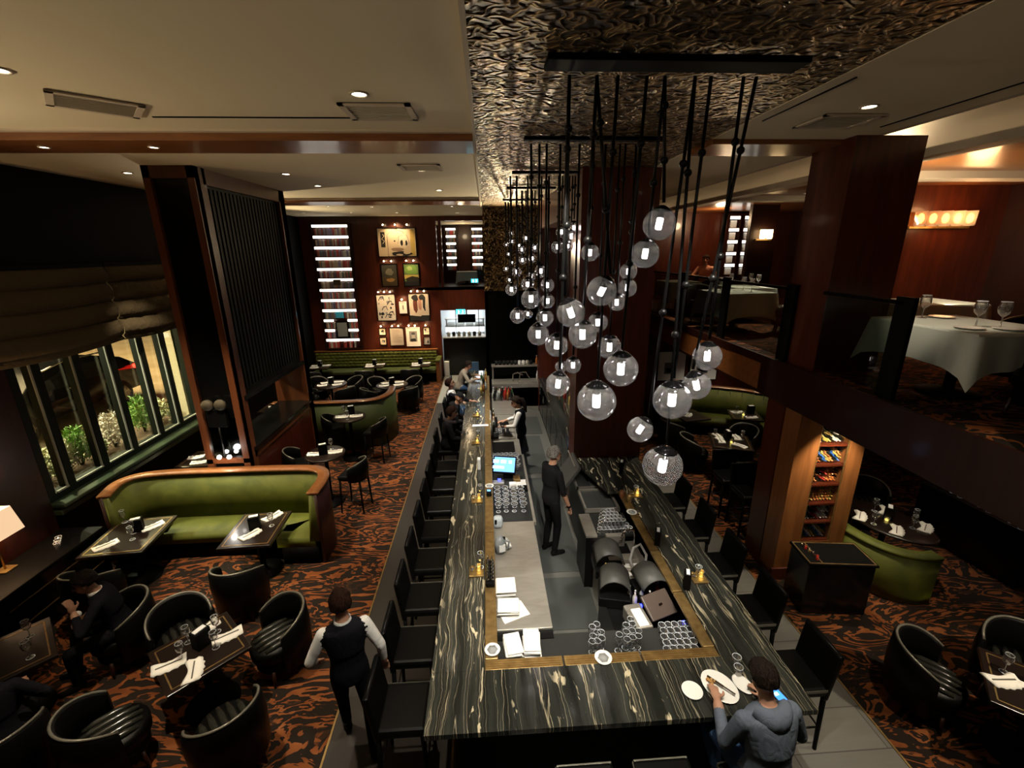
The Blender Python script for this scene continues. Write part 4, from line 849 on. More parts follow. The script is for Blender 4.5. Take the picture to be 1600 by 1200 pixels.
# small items on the steel counter
t = thing('bar_jug', 'grey plastic jug with a white label on the steel worktop', 'jug', (.09,4.95,.931)); MB().lathe([(.05,0),(.065,.01),(.07,.16),(.05,.2),(.03,.23)], seg=16).build('body', mat('grey_plastic', (.2,.22,.23), .4), t); MB().tube([(.06,0,.17),(.12,0,.15),(.11,0,.06),(.065,0,.05)], .012).build('handle', mat('grey_plastic2', (.2,.22,.23), .4), t); B((.03,-.06,.1), (.08,.02,.1), rz=.3).build('label', 'paper', t)
t = thing('wall_dispenser', 'grey paper dispenser at the far end of the steel worktop', 'dispenser', (.08,5.5,.931)); MB().box((0,0,.09), (.14,.12,.18), bev=.05).build('body', mat('pale_grey', (.36,.4,.43), .4), t); B((-.03,-.055,.12), (.03,.02,.06)).build('slot', 'black', t)
MB().tube([(.18,5.2,.94),(.22,5.0,.965)], .03).build('paper_roll', 'paper'); tag(bpy.data.objects['paper_roll'], 'white paper roll lying in a black tray on the steel worktop', 'paper roll')
unit('roll_tray', 'black tray under the white paper roll', 'tray', (.12,4.98,.931),(.17,5.22,.97), 'black')
t = thing('garnish_pot', 'black bottle-top tray of silver pourers on the brass rail', 'caddy', (-.04,4.35,1.073)); B((0,0,.03), (.1,.4,.06), bev=.01).build('tray', 'black', t)
for i in range(6):
    for s_ in (-1,1): MB().lathe([(.018,0),(.02,.05),(.008,.06),(.004,.11)], (s_*.024,-.15+i*.06,.05), 10).build('pourer', 'chrome', t)
# candle trays on the bar edge, plates, menu blocks
def brass_tray():
    t = thing('brass_tray', 'x', 'tray'); B((0,0,.012), (.17,.17,.02), bev=.005).build('plate', 'brass', t); MB().lathe([(.02,.022),(.022,.05)], (-.05,0,0), 10).build('salt_pot', 'chrome', t); MB().lathe([(.02,.022),(.022,.05)], (-.05,.05,0), 10).build('pepper_pot', 'brass', t); return t
for x, y, l in ((-.2,4.4,'nearest the corner'),(-.22,5.98,'beside the card terminal'),(-.28,8.1,'beside the scarfed patron'),(-.3,9.6,'beside the patron in the cap')):
    PUT(brass_tray, x, y, 1.081, 0, 'square brass tray on the long bar arm, '+l); PUT(candle, x+.03, y+.0, 1.104, 0, 'candle glass standing on the brass tray '+l)
    PUT(wine_glass, x+.05, y+.06, 1.104, 0, 'short glass standing on the brass tray '+l)
for x, y, l in ((2.2,5.95,'by the tumbler pyramid'),(2.33,4.12,'by the farther-right black menu block')):
    PUT(brass_tray, x, y, 1.081, 0, 'square brass tray on the short bar arm, '+l.replace('farther-right ','nearest ')); PUT(candle, x+.03, y, 1.104, 0, 'candle glass on the short-arm brass tray '+l.replace('farther-right ','nearest ')); PUT(tumbler, x+.03, y+.07, 1.104, 0, 'tumbler on the short-arm brass tray '+l.replace('farther-right ','nearest '))
for x, y, l in ((2.2,6.7,'nearest the red pier'),(2.1,4.78,'halfway along the short bar arm'),(2.14,4.0,'by the till on the short bar arm')):
    PUT(menu_block, x, y, 1.081, 1.2, 'black menu block on the marble, '+l)
for x, y, z, r, l in ((-.03,3.33,1.073,.075,'on the brass corner beside the napkin stacks'),(.99,3.17,1.078,.08,'on the brass rail of the near bar end'),(2.0,5.5,1.073,.075,'on the brass rail beside the tumbler pyramid'),(-.03,6.4,1.073,.07,'on the brass rail before the touch screen')):
    o = place(lambda: plate(.075), (x,y,z), 0, 'round white plate '+l, None, 'plate', r/.075)
    c = MB().lathe([(.001,0),(.05,.0),(.052,.004),(.001,.004)], seg=6).build('grey_coaster', mat('grey_felt', (.28,.29,.29), .9)) if 'grey_coaster' not in bpy.data.objects else bpy.data.objects['grey_coaster'].copy()
    if c.name not in C.objects: C.objects.link(c)
    c.location = (x,y,z+.0105); tag(c, 'grey napkin lying in the white plate '+l, 'napkin')
PUT(lambda: plate(.075), 1.66, 2.8, 1.081, 0, 'small empty white plate in front of the man in the grey hoodie', None, 'plate2', 1.15)
PUT(lambda: plate(.075), 1.91, 2.82, 1.081, .4, 'large oval white plate with leftovers before the man in the grey hoodie', None, 'plate3', (1.75,2.2,1.2))
PUT(lambda: plate(.075), 2.12, 2.83, 1.081, .3, 'white side plate half hidden behind the head of the man in the hoodie', None, 'plate4', (.95,1.3,1))
f = MB(); rf = random.Random(3)
for i in range(9): f.ball((rf.uniform(-.03,.03), rf.uniform(-.03,.03), .012+rf.uniform(0,.012)), (.014,.016,.01), 8, 6)
tag(f.build('leftover_food', 'food', None, (1.86,2.86,1.092)), 'brown leftover food on the large oval plate', 'food')
o = MB().box((0,-.05,0), (.012,.1,.006)).box((0,.07,0), (.02,.14,.003)).build('table_knife', 'chrome', None, (1.93,2.8,1.118), .7); tag(o, 'table knife lying on the large oval plate', 'knife')
t = thing('phone', 'phone with a lit blue screen on the bar beside the man in the hoodie', 'phone', (2.37,2.70,1.081), .25); B((0,0,.005), (.085,.17,.01), bev=.004).build('body', 'black', t)
o = MB().box((0,0,.0106), (.075,.155,.001)); 
for q in range(3): o.box((-.015+q*.016,-.05,.0118), (.006,.02+.01*(q%2),.001), mi=1)
o.box((-.01,.03,.0118), (.04,.03,.001), mi=1); o.build('screen', ['phone_blue', mat('screen_cyan', (.3,.6,.9), .5, em=(.45,.75,1), es=2.2)], t)
for x, y, l in ((2.17,3.03,'farther glass of the pair by the oval plate'),(2.13,2.93,'nearer glass of the pair by the oval plate')): PUT(tumbler, x, y, 1.081, 0, 'clear tumbler, '+l)
PUT(candle, 2.36, 2.97, 1.081, 0, 'dark candle glass behind the head of the man in the hoodie')
o = B((-.2,9.0,1.083), (.34,.1,.006)).build('bar_menu', 'paper'); tag(o, 'white strip of paper on the bar before the patron in the cap', 'paper')
o = MB().box((0,0,.1), (.05,.1,.2), bev=.01).build('white_card', 'paper', None, (-.2,7.0,1.081)); tag(o, 'upright white card on the bar across from the touch screen', 'card')
for x, y, c, l in ((2.05,5.78,'brass','brass cup'),(1.98,5.92,'brown_wood','tan cup')): tag(MB().lathe([(.03,0),(.04,.11),(.036,.11),(.028,.01)], seg=14, cap=False).build('cup', c, None, (x,y,1.073)), l+' on the brass rail by the tumbler pyramid', 'cup')
# glassware
n = 0
for row in range(6):
    for q in range(9-row):
        PUT(tumbler, 1.5+.055*row*.5+q*.053, 5.32+row*.082, .872+.0, 0, 'upturned clear tumbler in the pyramid on the steel drain rack', 'tumblers on the drain rack'); n += 1
for row in range(4):
    for q in range(6-row): PUT(tumbler, 1.56+.027*row+q*.055, 5.37+row*.085, .965, 0, 'clear tumbler in the upper layer of the pyramid on the drain rack', 'upper tumblers on the drain rack')
for row in range(5):
    for q in range(5): PUT(tumbler, 1.66+.015*row+q*.068+.01*(row%2), 3.32+row*.072, .892, 0, 'clear tumbler standing on the ribbed rubber shelf under the blue light', 'tumblers on the rubber shelf')
for cx, pat in ((.98,((0,0),(.05,.03),(-.03,.06),(.02,.1),(-.01,.17),(.04,.2),(.06,.1),(-.05,.0))),(1.27,((0,0),(.06,.02),(.12,.03),(-.06,.06),(.02,.09),(.08,.1),(.14,.09),(.04,.17),(.11,.18),(.11,.24)))):
    for dx, dy in pat: PUT(wine_glass, cx+dx, 3.35+dy, .892, 0, 'stemmed glass in the rubber-shelf cluster %s the round plate' % ('behind' if cx < 1.1 else 'beyond'), 'wine glasses on the rubber shelf, cluster %s' % ('behind the plate' if cx < 1.1 else 'past the plate'))
rg = random.Random(9)
for i in range(5):
    for j in range(4):
        PUT(coupe, .10+j*.125+rg.uniform(-.01,.01), 5.95+i*.12+rg.uniform(-.01,.01), .892, 0, 'clear coupe glass on the black rubber counter before the touch screen', 'coupe glasses on the rubber counter')
for i in range(7):
    for j in range(6): PUT(tumbler, .05+j*.085+(i%2)*.03, 7.25+i*.088, .892, 0, 'clear tumbler standing behind the blue touch screen', 'tumblers behind the touch screen')
o = unit('napkin_box', 'white napkin box among the coupe glasses', 'box', (.3,6.62,.892),(.42,6.72,.97), 'white', bev=.01)
unit('black_tray', 'small black tray beside the coupe glasses', 'tray', (.44,6.5,.892),(.6,6.68,.92), 'black', bev=.008)
for i in range(6): put_bottle(['dark','clear','dark','red','amber','dark'][i%6], ['white','gold','red'][i%3], .15+.09*i, 11.5+.05*(i%2), .785, 'dark bottle in the front row of the bottle well, %s from the bar' % ORD[i], 'front bottles of the well')
for i in range(7): put_bottle(['clear','dark','white','dark','red','red','green'][i], ['white','red','dark'][i%3], .12+.085*i, 11.72+.05*(i%2), .785, 'bottle in the back row of the bottle well, %s from the bar' % ORD[i], 'back bottles of the well')
for i in range(9): put_bottle(['gold','amber','clear','white','dark','amber','green','clear','gold'][i], 'dark' if i % 2 else 'gold', -.2+.06*(i%3), 11.2+.2*i, 1.081, 'bottle on the far end of the long bar arm, %s from its near side' % ORD[i], 'bottles on the far bar arm', .85)
for i in range(8): put_bottle(['clear','dark','gold','clear','white','amber','clear','dark'][i], 'white', .02+.07*(i%2), 8.9+.13*i, 1.0 if False else .885, 'bottle behind the bar facing the patrons, %s from the sink' % ORD[i], 'bottles facing the patrons', .9)
for i in range(12): PUT(tumbler, .12+.09*(i%4), 9.0+.1*(i//4), .832, 0, 'clear tumbler on the drain board by the bartender with the ponytail', 'tumblers on the drain board')
unit('bottle_ledge', 'narrow black ledge carrying bottles along the inner side of the bar', 'ledge', (-.1,8.8,.84),(.18,10.0,.884), 'black')
# far station
o = unit('far_station', 'stainless wash station closing the far end of the bar', 'counter', (.1,12.9,0),(1.6,13.5,.82), 'steel'); B2((.1,12.9,.1),(1.6,12.92,.7)).build('dark_front', 'black_metal', o)
B2((.1,13.3,1.25),(1.7,13.6,1.29)).b2((.12,13.4,.82),(.16,13.5,1.25)).b2((1.62,13.4,.82),(1.66,13.5,1.25)).build('upper_shelf', 'steel', o); B2((.9,12.95,.82),(1.5,13.3,.86), bev=.01).build('basin', 'steel', o)
MB().tube([(.75,13.2,.82),(.75,13.2,1.05),(.9,13.1,1.12),(1.05,13.1,1.05)], .02).tube([(.95,13.25,.82),(.98,13.2,1.1),(1.15,13.15,1.12),(1.25,13.1,.95)], .018).build('tap', 'chrome', o)
for i in range(10): tag(MB().lathe([(.04,0),(.045,.12),(.04,.12),(.036,.01)], seg=12, cap=False).tube([(.04,0,.09),(.07,0,.08),(.07,0,.04),(.042,0,.03)], .008, 6).build('mug', ['steel','black_metal','white','white'][i%4] if i > 4 else 'black_metal', None, (.25+.12*i,13.45,1.291)), 'mug on the upper shelf of the far wash station, %s from the bar' % ORD[i], 'mug', 'mugs on the far wash station')
for i, (x, z, c) in enumerate(((1.5,1.291,'orange'),(1.6,1.291,'orange'),(1.5,.861,'white'),(1.6,.861,'white'))): put_bottle(c, 'white', x, 13.2 if z < 1 else 13.42, z, ('orange' if c == 'orange' else 'pale')+' juice bottle at the far wash station, '+('nearer the bar arm' if i % 2 == 0 else 'nearer the pier'), None, .9)
o = thing('fabric_panel', 'tall blue fabric panel standing at the far end of the bar beside the grey-sweater patron', 'panel', (-.5,13.9,0)); B((0,0,.65), (.4,.05,1.3), bev=.02).build('panel', mat('blue_fabric', (.07,.14,.24), .8), o); B((0,0,.03), (.44,.25,.04)).build('foot', 'black', o)
# back bar display
o = B((2.05,9.75,2.25), (.03,1.3,.75), bev=.01).build('television', 'black'); tag(o, 'television with a blue picture on the back bar wall', 'television')
s = MB().b2((2.03,9.15,1.93),(2.034,10.35,2.57)); s.b2((2.026,9.5,2.0),(2.03,9.9,2.4), mi=1).b2((2.025,9.62,1.95),(2.03,9.75,2.2), mi=2); s.build('screen', ['screen_blue', mat('screen_pale', (.4,.6,.9), .5, em=(.4,.65,1), es=1.5), 'black'], o)
for lv, z in enumerate((1.45,1.85)):
    o = B2((1.85,7.85,z-.02),(2.1,9.0,z)).build('bottle_shelf', 'shelf_led' if False else 'black_gloss'); tag(o, '%s glass bottle shelf of the back bar beside the pier' % ('lower' if lv == 0 else 'upper'), 'shelf')
    B2((2.08,7.85,z+.02),(2.095,9.0,z+.05)).build('light_strip', 'shelf_led', o)
i = 0
for lv, z in ((0,1.051),(1,1.451),(2,1.851)):
    for k in range(9 if lv == 0 else 7):
        c = ['amber','gold','clear','red','dark','green','blue','orange','white'][(k*2+lv*3)%9]
        put_bottle(c, ['gold','dark','white'][k%3], 1.93+.04*(k%2), 8.0+k*(.45 if lv == 0 else .14), z, 'spirit bottle on the back bar, %s level, %s from the near pier' % (['counter','lower shelf','upper shelf'][lv], ORD[k]), 'back bar bottles, %s' % ['counter','lower shelf','upper shelf'][lv])
o = B((2.04,8.15,4.05), (.03,.4,.55), bev=.005).build('poster', 'black'); tag(o, 'red and white framed poster high on the back bar wall', 'poster'); B((2.023,8.15,4.05), (.004,.34,.48)).build('print', 'bt_red', o); MB().ball((2.02,8.15,4.1), (.002,.1,.13), 10, 6).box((2.02,8.15,3.88), (.002,.22,.06)).build('motif', 'paper', o)
# bar stools
for k in range(8): PUT(bar_stool, -.83, 3.08+.67*k, .006, -PI/2, 'empty black bar stool on the long arm of the bar, %s from the near corner' % ORD[k])
for k, (y, l) in enumerate(((8.62,'scarfed patron'),(9.6,'patron in the cap'),(10.65,'patron in the dark jacket'),(12.7,'patron in the grey sweater'))): PUT(bar_stool, -.86, y, .006, -PI/2, 'black bar stool under the '+l)
for k in range(5): PUT(bar_stool, 2.86, 3.2+.77*k, .006, PI/2, 'black bar stool on the short arm of the bar, %s from the near corner' % ORD[k])
for k, x in enumerate((-.12,.68,1.3)): PUT(bar_stool, x, 2.30, .006, 0, 'black bar stool at the near bar end, %s' % ('beside the long arm','in the middle','next to the man in the hoodie')[k])
PUT(bar_stool, 1.98, 2.26, .006, .1, 'black bar stool under the man in the grey hoodie')
t = thing('shoulder_bag', 'blue bag hanging at the short arm of the bar', 'bag', (2.72,5.55,.7)); MB().ball((0,0,0), (.1,.14,.16), 14, 10).build('body', mat('blue_bag', (.02,.14,.5), .5), t); MB().tube([(-.05,-.08,.12),(-.03,-.02,.3),(-.05,.08,.12)], .01).build('strap', mat('blue_strap', (.02,.1,.4), .5), t)
# ================================================================ pendants: black ceiling bars, rods and smoked glass globes
def canopy(y, x0, x1, label, w=.16):
    t = thing('pendant_canopy', label, 'ceiling mount', ((x0+x1)/2, y, ZC-.03)); B((0,0,0), (x1-x0,w,.04), bev=.006).build('bar', 'black', t)
    for s in (-1,1): MB().tube([(s*(x1-x0)*.3,0,.03),(s*(x1-x0)*.3,0,.06)], .03, 10).build('ceiling_plate', 'black_metal', t)
M['dark_mirror_cap'] = mat('dark_mirror_cap', (.02,.02,.022), .12, .9)
def pendant(x, y, z, r, xt, label, group, tilt=0, y2=None):
    t = thing('globe_pendant', label, 'pendant lamp', (x, y, z), 0, group)
    top = Vector((xt-x, (y2 or y)-y, ZC-.08-z)); g = Matrix.Rotation(tilt, 4, 'Y').to_3x3(); cp = g @ Vector((0,0,r+.03))
    n = top-cp
    MB().tube([cp, cp+n*.5, top], .0125, 8).build('rod', 'black_metal', t)
    rod = t.children[0]
    for f in (.35,.78): MB().ball(cp+n*f, .029, 10, 7).build('joint', 'black_metal', rod)
    k = MB().lathe([(r*.18,r*1.1),(r*.34,r*1.02),(r*.55,r*.87),(r*.6,r*.82),(r*.3,r*.84)], seg=18); k.tube([(0,0,r*.9),(0,0,r*.30)], r*.16, 10)
    k = k.build('cap', 'dark_mirror_cap', t); k.rotation_euler.y = tilt
    s = MB(); n_ = 12
    s.lathe([(r*math.sin(PI*(.2+.8*i/n_)), r*math.cos(PI*(.2+.8*i/n_))) for i in range(n_+1)], seg=22, cap=False).build('glass_globe', 'smoke', t).rotation_euler.y = tilt
    MB().lathe([(r*.15,r*.36),(r*.2,r*.33),(r*.2,-r*.28),(r*.15,-r*.32)], seg=12).build('bulb', 'bulb', t).rotation_euler.y = tilt
Y1 = 3.38
canopy(Y1-.07, .42, 2.12, 'widest black ceiling bar, carrying the front pendants', .2)
C1 = [(1.269,4.87,.116,1.229,'highest globe of the front pendants, before the upper dining room',.15),(1.181,4.661,.102,1.229,'second highest globe of the front pendants',.1),(.868,4.396,.111,.769,'tilted front globe in the middle of the red pier',.45),(.639,4.236,.108,.586,'tilted front globe nearest the mezzanine back bar, beside the straight one',-.35),(.734,4.067,.109,.769,'straight front globe just under the two tilted ones',0),(1.052,3.783,.137,1.107,'front globe hanging before the middle of the red pier',0),(.868,3.52,.158,.911,'large front globe low before the foot of the red pier',0),(1.746,3.871,.112,1.769,'front globe with a dark cap in front of the framed pictures',0),(1.683,3.632,.114,1.858,'tilted front globe just under the dark-capped one',-.3),(1.493,3.512,.155,1.545,'large front globe before the green channel-backed booth',0),(1.245,3.261,.106,1.435,'small tilted front globe above the short bar arm',.5),(1.466,2.918,.168,1.435,'lowest and largest front globe, over the short bar arm',.1),(.552,3.674,.097,.586,'front globe near the blue television',.1)]
for x,z,r,xt,l,ti in C1: pendant(x,Y1,z,r,xt,'smoked glass pendant, '+l,'front pendants',ti)
CL = {5.37: ('second', [(1.22,4.66,.105),(1.69,4.44,.103),(1.69,4.25,.111),(1.57,4.08,.104),(1.35,3.84,.121),(1.51,3.53,.15),(.7,3.91,.108),(.62,3.71,.133),(.85,3.57,.142),(.53,4.14,.118),(1.06,3.31,.104)]),
 7.56: ('third', [(1.18,4.74,.104),(1.44,5.03,.104),(1.40,4.9,.104),(1.24,4.97,.093),(1.35,4.75,.084),(1.03,3.87,.119),(1.02,4.13,.118),(.91,4.36,.106),(.69,4.15,.112),(.52,3.63,.13),(1.28,2.73,.107),(.42,4.07,.101)]),
 9.36: ('fourth', [(.93,4.18,.098),(.95,4.53,.09),(.75,4.50,.085),(1.0,4.74,.085),(.74,4.70,.085),(.86,3.41,.101),(.82,4.92,.077),(.63,4.27,.105)]),
 11.5: ('fifth', [(.84,4.80,.07),(.52,4.83,.07),(.65,5.09,.075),(.66,4.90,.075),(.51,4.25,.072),(.66,4.40,.064),(.58,4.60,.063),(.59,3.98,.08)])}
for y, (nm, L) in CL.items():
    canopy(y, .45, 2.0 if y < 8 else 1.4, '%s black ceiling bar of pendants counted from the front' % nm, .09)
    for i, (x,z,r) in enumerate(sorted(L, key=lambda q: -q[1])):
        pendant(x,y,z,r,x,'smoked globe hanging from the %s ceiling bar, %s in height from the top' % (nm, ORD[i]),'pendants of the %s bar' % nm)
# ================================================================ ceiling fixtures
def downlight(x, y, z, label, power=0, ang=70, aim=None, col=(1,.84,.62), r=.055):
    t = thing('recessed_downlight', label, 'ceiling light', (x,y,z))
    MB().lathe([(r*1.35,0),(r*1.35,-.008),(r*1.02,-.01),(r*1.0,0)], seg=20).build('trim_ring', 'plaster2', t)
    MB().lathe([(r*.98,-.003),(.001,-.004)], seg=20).build('lens', 'downlight_lens', t)
    if power: spot((x,y,z-.03), power, ang, .7, col, aim)
def vent(x, y, label, rz=0, s=.3):
    t = thing('ceiling_vent', label, 'vent', (x,y,ZC-.004), rz); f = MB()
    for a, b in (((-s,-s*.8),(s,-s*.8+.05)),((-s,s*.8-.05),(s,s*.8)),((-s,-s*.8),(-s+.05,s*.8)),((s-.05,-s*.8),(s,s*.8))): f.b2((a[0],a[1],-.015),(b[0],b[1],0))
    f.build('frame', 'plaster2', t); g = MB().b2((-s,-s*.8,-.003),(s,s*.8,.0))
    for k in range(9): g.b2((-s+.05,-s*.7+k*.052,-.012),(s-.05,-s*.7+k*.052+.012,-.003))
    g.build('grille', mat('vent_grey', (.5,.44,.32), .7), t)
downlight(-.95,4.05,ZC,'brightest ceiling spotlight on the near left ceiling beside the vent',420,72,(-1.1,4.2,0))
downlight(-3.19,3.62,ZC,'ceiling spotlight cut by the picture edge, above the diagonal table',1150,44,(-3.0,3.75,.7))
downlight(-.94,7.54,ZC,'ceiling spotlight by the square vent past the wooden beam',1100,62,(-.1,8.2,.9),(1,.93,.8))
downlight(-3.09,7.85,ZC,'ceiling spotlight over the nearer bar-height table',900,46,(-3.1,8.1,1))
downlight(-5.38,7.73,ZC,'ceiling spotlight between the partition and the window wall',1100,50,(-5.6,9.1,.7))
downlight(-3.07,9.19,ZC,'ceiling spotlight over the farther bar-height table',900,46,(-3.1,9.9,1))
downlight(-.9,9.89,ZC,'ceiling spotlight over the patrons at the bar',1700,66,(.1,11,1),(1,.93,.8))
for i, (x, y, pw) in enumerate(((-4.19,13.14,700),(-3.08,13.39,700),(-.89,13.33,450),(-5.57,15.1,380),(-4.16,15.2,420),(-2.78,15.4,420),(-.88,15.52,800))):
    downlight(x,y,ZC,'small far ceiling spotlight, %s' % ('above the far table by the partition','above the far table by the aisle','above the aisle in the nearer row','in the row by the wall over the bookcase','in the row by the wall over the largest painting','in the row by the wall over the landscapes','in the row by the wall before the mezzanine window')[i],pw,60,(x,y+.3 if i < 3 else y+.7,.6), r=.045)
downlight(-4.61,5.5,5.79,'small light in the near wooden beam, nearer the window',950,50,(-4.6,6.6,.6), r=.04)
downlight(-3.5,5.5,5.79,'small light in the near wooden beam, before the partition',1150,50,(-3.6,6.5,.7), r=.04)
downlight(3.41,4.28,ZC,'ceiling spotlight on the soffit beside the front pendants',200,28,(4.95,4.45,3.8))
downlight(3.33,7.81,ZC,'ceiling spotlight on the far soffit behind the pendant rods',700,46,(3.5,7.9,0))
downlight(-5.6,10.9,ZC,'added ceiling spotlight hidden beyond the partition over the table by the window',900,50,(-5.65,11.7,.7))  # spot added behind the partition to light the view through its opening
downlight(7.35,7.36,5.72,'ceiling spotlight in the wooden mezzanine ceiling',60,80)
downlight(6.4,9.2,5.72,'ceiling spotlight in the wooden mezzanine ceiling behind the pendant rods',650,70,(5.0,8.7,3.8))
vent(-.89,4.5,'square ceiling vent beside the brightest spotlight'); vent(-.91,7.25,'square ceiling vent past the wooden beam'); vent(-3.15,4.35,'faint square ceiling vent on the near left ceiling',.7); vent(3.48,4.73,'square ceiling vent on the soffit beside the front pendants',.0)
# ceiling spots added out of view to light the bar and the tables
downlight(.15,2.2,ZC,'added unseen ceiling spotlight above the near corner of the bar',800,52,(.1,3.6,1.0),(1,.93,.8))
downlight(1.3,2.0,ZC,'added unseen ceiling spotlight above the near end of the bar',820,50,(1.2,3.2,1.0),(1,.93,.8))
downlight(2.3,2.0,ZC,'added unseen ceiling spotlight above the man in the grey hoodie',380,44,(2.0,2.6,1.2))
downlight(.3,1.6,ZC,'added unseen spotlight in the gold ceiling aimed at the steel worktop',1150,36,(.35,4.8,.9),(1,.93,.8))
downlight(.6,2.3,ZC,'added unseen spotlight in the gold ceiling aimed at the touch screen',1500,24,(.3,6.7,.9),(1,.93,.8))
downlight(1.6,2.3,ZC,'added unseen spotlight in the gold ceiling aimed at the short bar arm',1200,34,(1.75,5.0,.9),(1,.93,.8))
downlight(3.4,1.9,ZC,'added unseen ceiling spotlight above the near end of the right floor strip',320,52,(3.9,3.0,0))
downlight(5.2,2.6,2.62,'added unseen spotlight under the mezzanine above the diagonal right-hand table',230,80,(4.7,3.3,.3)); downlight(5.9,5.3,2.62,'added unseen spotlight under the mezzanine above the round booth',70,80,(5.8,5.3,.7))  # unseen spots added under the slab for the tables and carpet
downlight(5.2,8.4,2.62,'added unseen spotlight under the mezzanine above the table with the candle',120,80,(5.1,8.4,.7)); downlight(6.0,10.1,2.62,'added unseen spotlight under the mezzanine above the channel-backed booth',90,90,(5.9,10.6,.7))
downlight(4.6,4.9,2.62,'added unseen spotlight under the mezzanine in front of the wine cabinet',200,80,(4.62,5.35,1.3),(1,.85,.6))
# cove light above the mezzanine edge
area((5.02,6,5.76), (5.2,6,5.9), 480, .05, 14, (1,.82,.55))
for k, (y, pw, tx, ty) in enumerate(((1.4,300,-2.6,2.2),(3.6,300,-2.2,4.2),(11.3,480,-1.8,8.4),(13.6,360,-2.6,13.8))):  # uplights added out of view to brighten the left ceiling
    t = thing('added_uplight', 'brass uplight on the window wall, %s from its near end' % ORD[k], 'lamp', (-6.5,y,4.6)); MB().lathe([(.03,-.12),(.09,0),(.085,0),(.025,-.11)], (.12,0,0), 16).build('bowl', 'brass', t); B((.03,0,-.1), (.06,.08,.12)).build('bracket', 'brass', t)
    spot((-6.36,y,4.63), pw, 100, .9, (1,.82,.55), aim=(tx,ty,5.88))
# ================================================================ right side, ground floor
t = thing('wine_cabinet', 'lit wooden wine cabinet with six shelves of bottle necks in the near column', 'wine cabinet', (4.62,5.3,0))
B2((-.52,-.02,.1),(-.2,.3,2.66)).b2((.24,-.02,.1),(.46,.3,2.66)).b2((-.2,-.02,2.42),(.24,.3,2.66)).b2((-.2,-.02,.1),(.24,.3,.62)).build('frame', 'brown_wood', t)
B2((-.56,-.05,0),(.46,.0,.2), bev=.01).build('plinth', 'red_wood', t); B2((-.2,.29,.62),(.24,.31,2.42)).build('back_panel', 'black', t)
pc = .3
for k in range(7): B2((-.2,-.01,.62+k*pc-.012),(.24,.29,.62+k*pc+.012)).build('shelf', 'red_wood', t)
B2((-.2,-.012,.62),(-.18,-.002,2.42)).b2((.22,-.012,.62),(.24,-.002,2.42)).build('glass_edge', 'brass', t)
def wine_end(c): return MB().lathe([(.038,.0),(.038,.17),(.016,.22),(.0155,.27),(.001,.272)], seg=10, ax='Y').build('wine_bottle', ['bt_'+c])
PAL = [['white','gold','green','blue'],['white','white','dark','red'],['orange','gold','orange','gold'],['orange','orange','dark','red'],['blue','gold','orange','dark'],['white','dark','gold','dark']]
for k in range(6):
    for r in range(5):
        for q in range(9):
            c = PAL[k][(q*2//3 + (r*k)%2) % 4] if k not in (0,4) else PAL[k][(q+r)%4]
            o = place(lambda: wine_end(c), (4.445+q*.046+(r%2)*.012, 5.50, .62+k*pc+.04+r*.047), PI, 'wine bottle lying neck outward on the %s shelf of the wine cabinet' % (['bottom']+['%s' % ORD[i] for i in range(1,5)]+['top'])[k] + (' from the bottom' if 0 < k < 5 else ''), 'wine bottles on cabinet shelf %s' % ORD[k], 'wine_'+c, .56)
t = thing('service_station', 'black service station with brass-edged top in front of the wine cabinet', 'sideboard', (4.5,4.78,0), -.12)
B((0,0,.4), (.82,.44,.76), bev=.008).build('cabinet', 'black_gloss', t); B((0,0,.79), (.86,.48,.03), bev=.005).build('top', 'black', t)
e = MB()
for c, d in (((0,.215,.806),(.82,.012,.004)),((0,-.215,.806),(.82,.012,.004)),((.405,0,.806),(.012,.43,.004)),((-.405,0,.806),(.012,.43,.004)),((-.25,0,.806),(.01,.43,.004))): e.box(c, d)
e.build('brass_edge', 'brass', t)
for i in range(9): 
    o = MB().lathe([(.012,0),(.016,.01),(.014,.045),(.006,.05)], seg=8).build('small_pot', ['bt_red','bt_red','chrome','chrome','brass','chrome','bt_red','brass','chrome'][i], None, (4.19+.03*(i%2),4.66+.036*i,.809)); tag(o, 'tiny pot on the brass-edged service station, %s from its near edge' % ORD[i], 'pot', 'tiny pots on the service station')
booth('round_booth', 'round green booth seen from its curved back beside the wine cabinet', [(5.9,4.74),(5.7,4.72),(5.42,4.86),(5.24,5.2),(5.2,5.55),(5.25,5.9)], None, .74, outer='velvet', cap='velvet', seat_d=.34)
t = thing('oval_table', 'dark oval table with four napkins inside the round green booth', 'table', (5.95,5.55,0), .35)
MB().lathe([(.47,.70),(.49,.71),(.49,.73),(.47,.74)], seg=36, sx=.85, sy=1.3).build('tabletop', 'table_black', t); MB().lathe([(.05,.06),(.04,.1),(.04,.7)]).build('pedestal', 'black', t); MB().lathe([(.26,0),(.26,.02),(.06,.06)]).build('base', 'black', t)
setting(5.95,5.55,.74,.5, [(-.24,.25,.3),(-.22,-.2,.3),(.2,-.4,.2),(.25,.1,.3)], 'the oval table in the round booth', [(-.3,.05),(.12,.2),(.05,-.3),(.28,-.25)], (.05,.0), (-.05,-.02))
PUT(barrel_chair, 6.5,6.5,0,PI-.4,'black barrel chair on the far side of the oval table')
PUT(square_table, 4.99,2.83,0,math.radians(48),'dark brass-inlaid table cut off at the lower corner opposite the waiter',None,'tR')
setting(4.99,2.83,.74,math.radians(48), [(-.02,.24,-.9),(.22,-.1,.3)], 'the cut-off table opposite the waiter', [(.12,.22),(.1,.05),(-.1,-.15)])
PUT(barrel_chair, 4.45,3.32,0,math.radians(222),'black barrel chair before the patterned carpet, at the cut-off table opposite the waiter')
PUT(barrel_chair, 5.5,3.36,0,math.radians(135),'black barrel chair behind the cut-off table opposite the waiter')
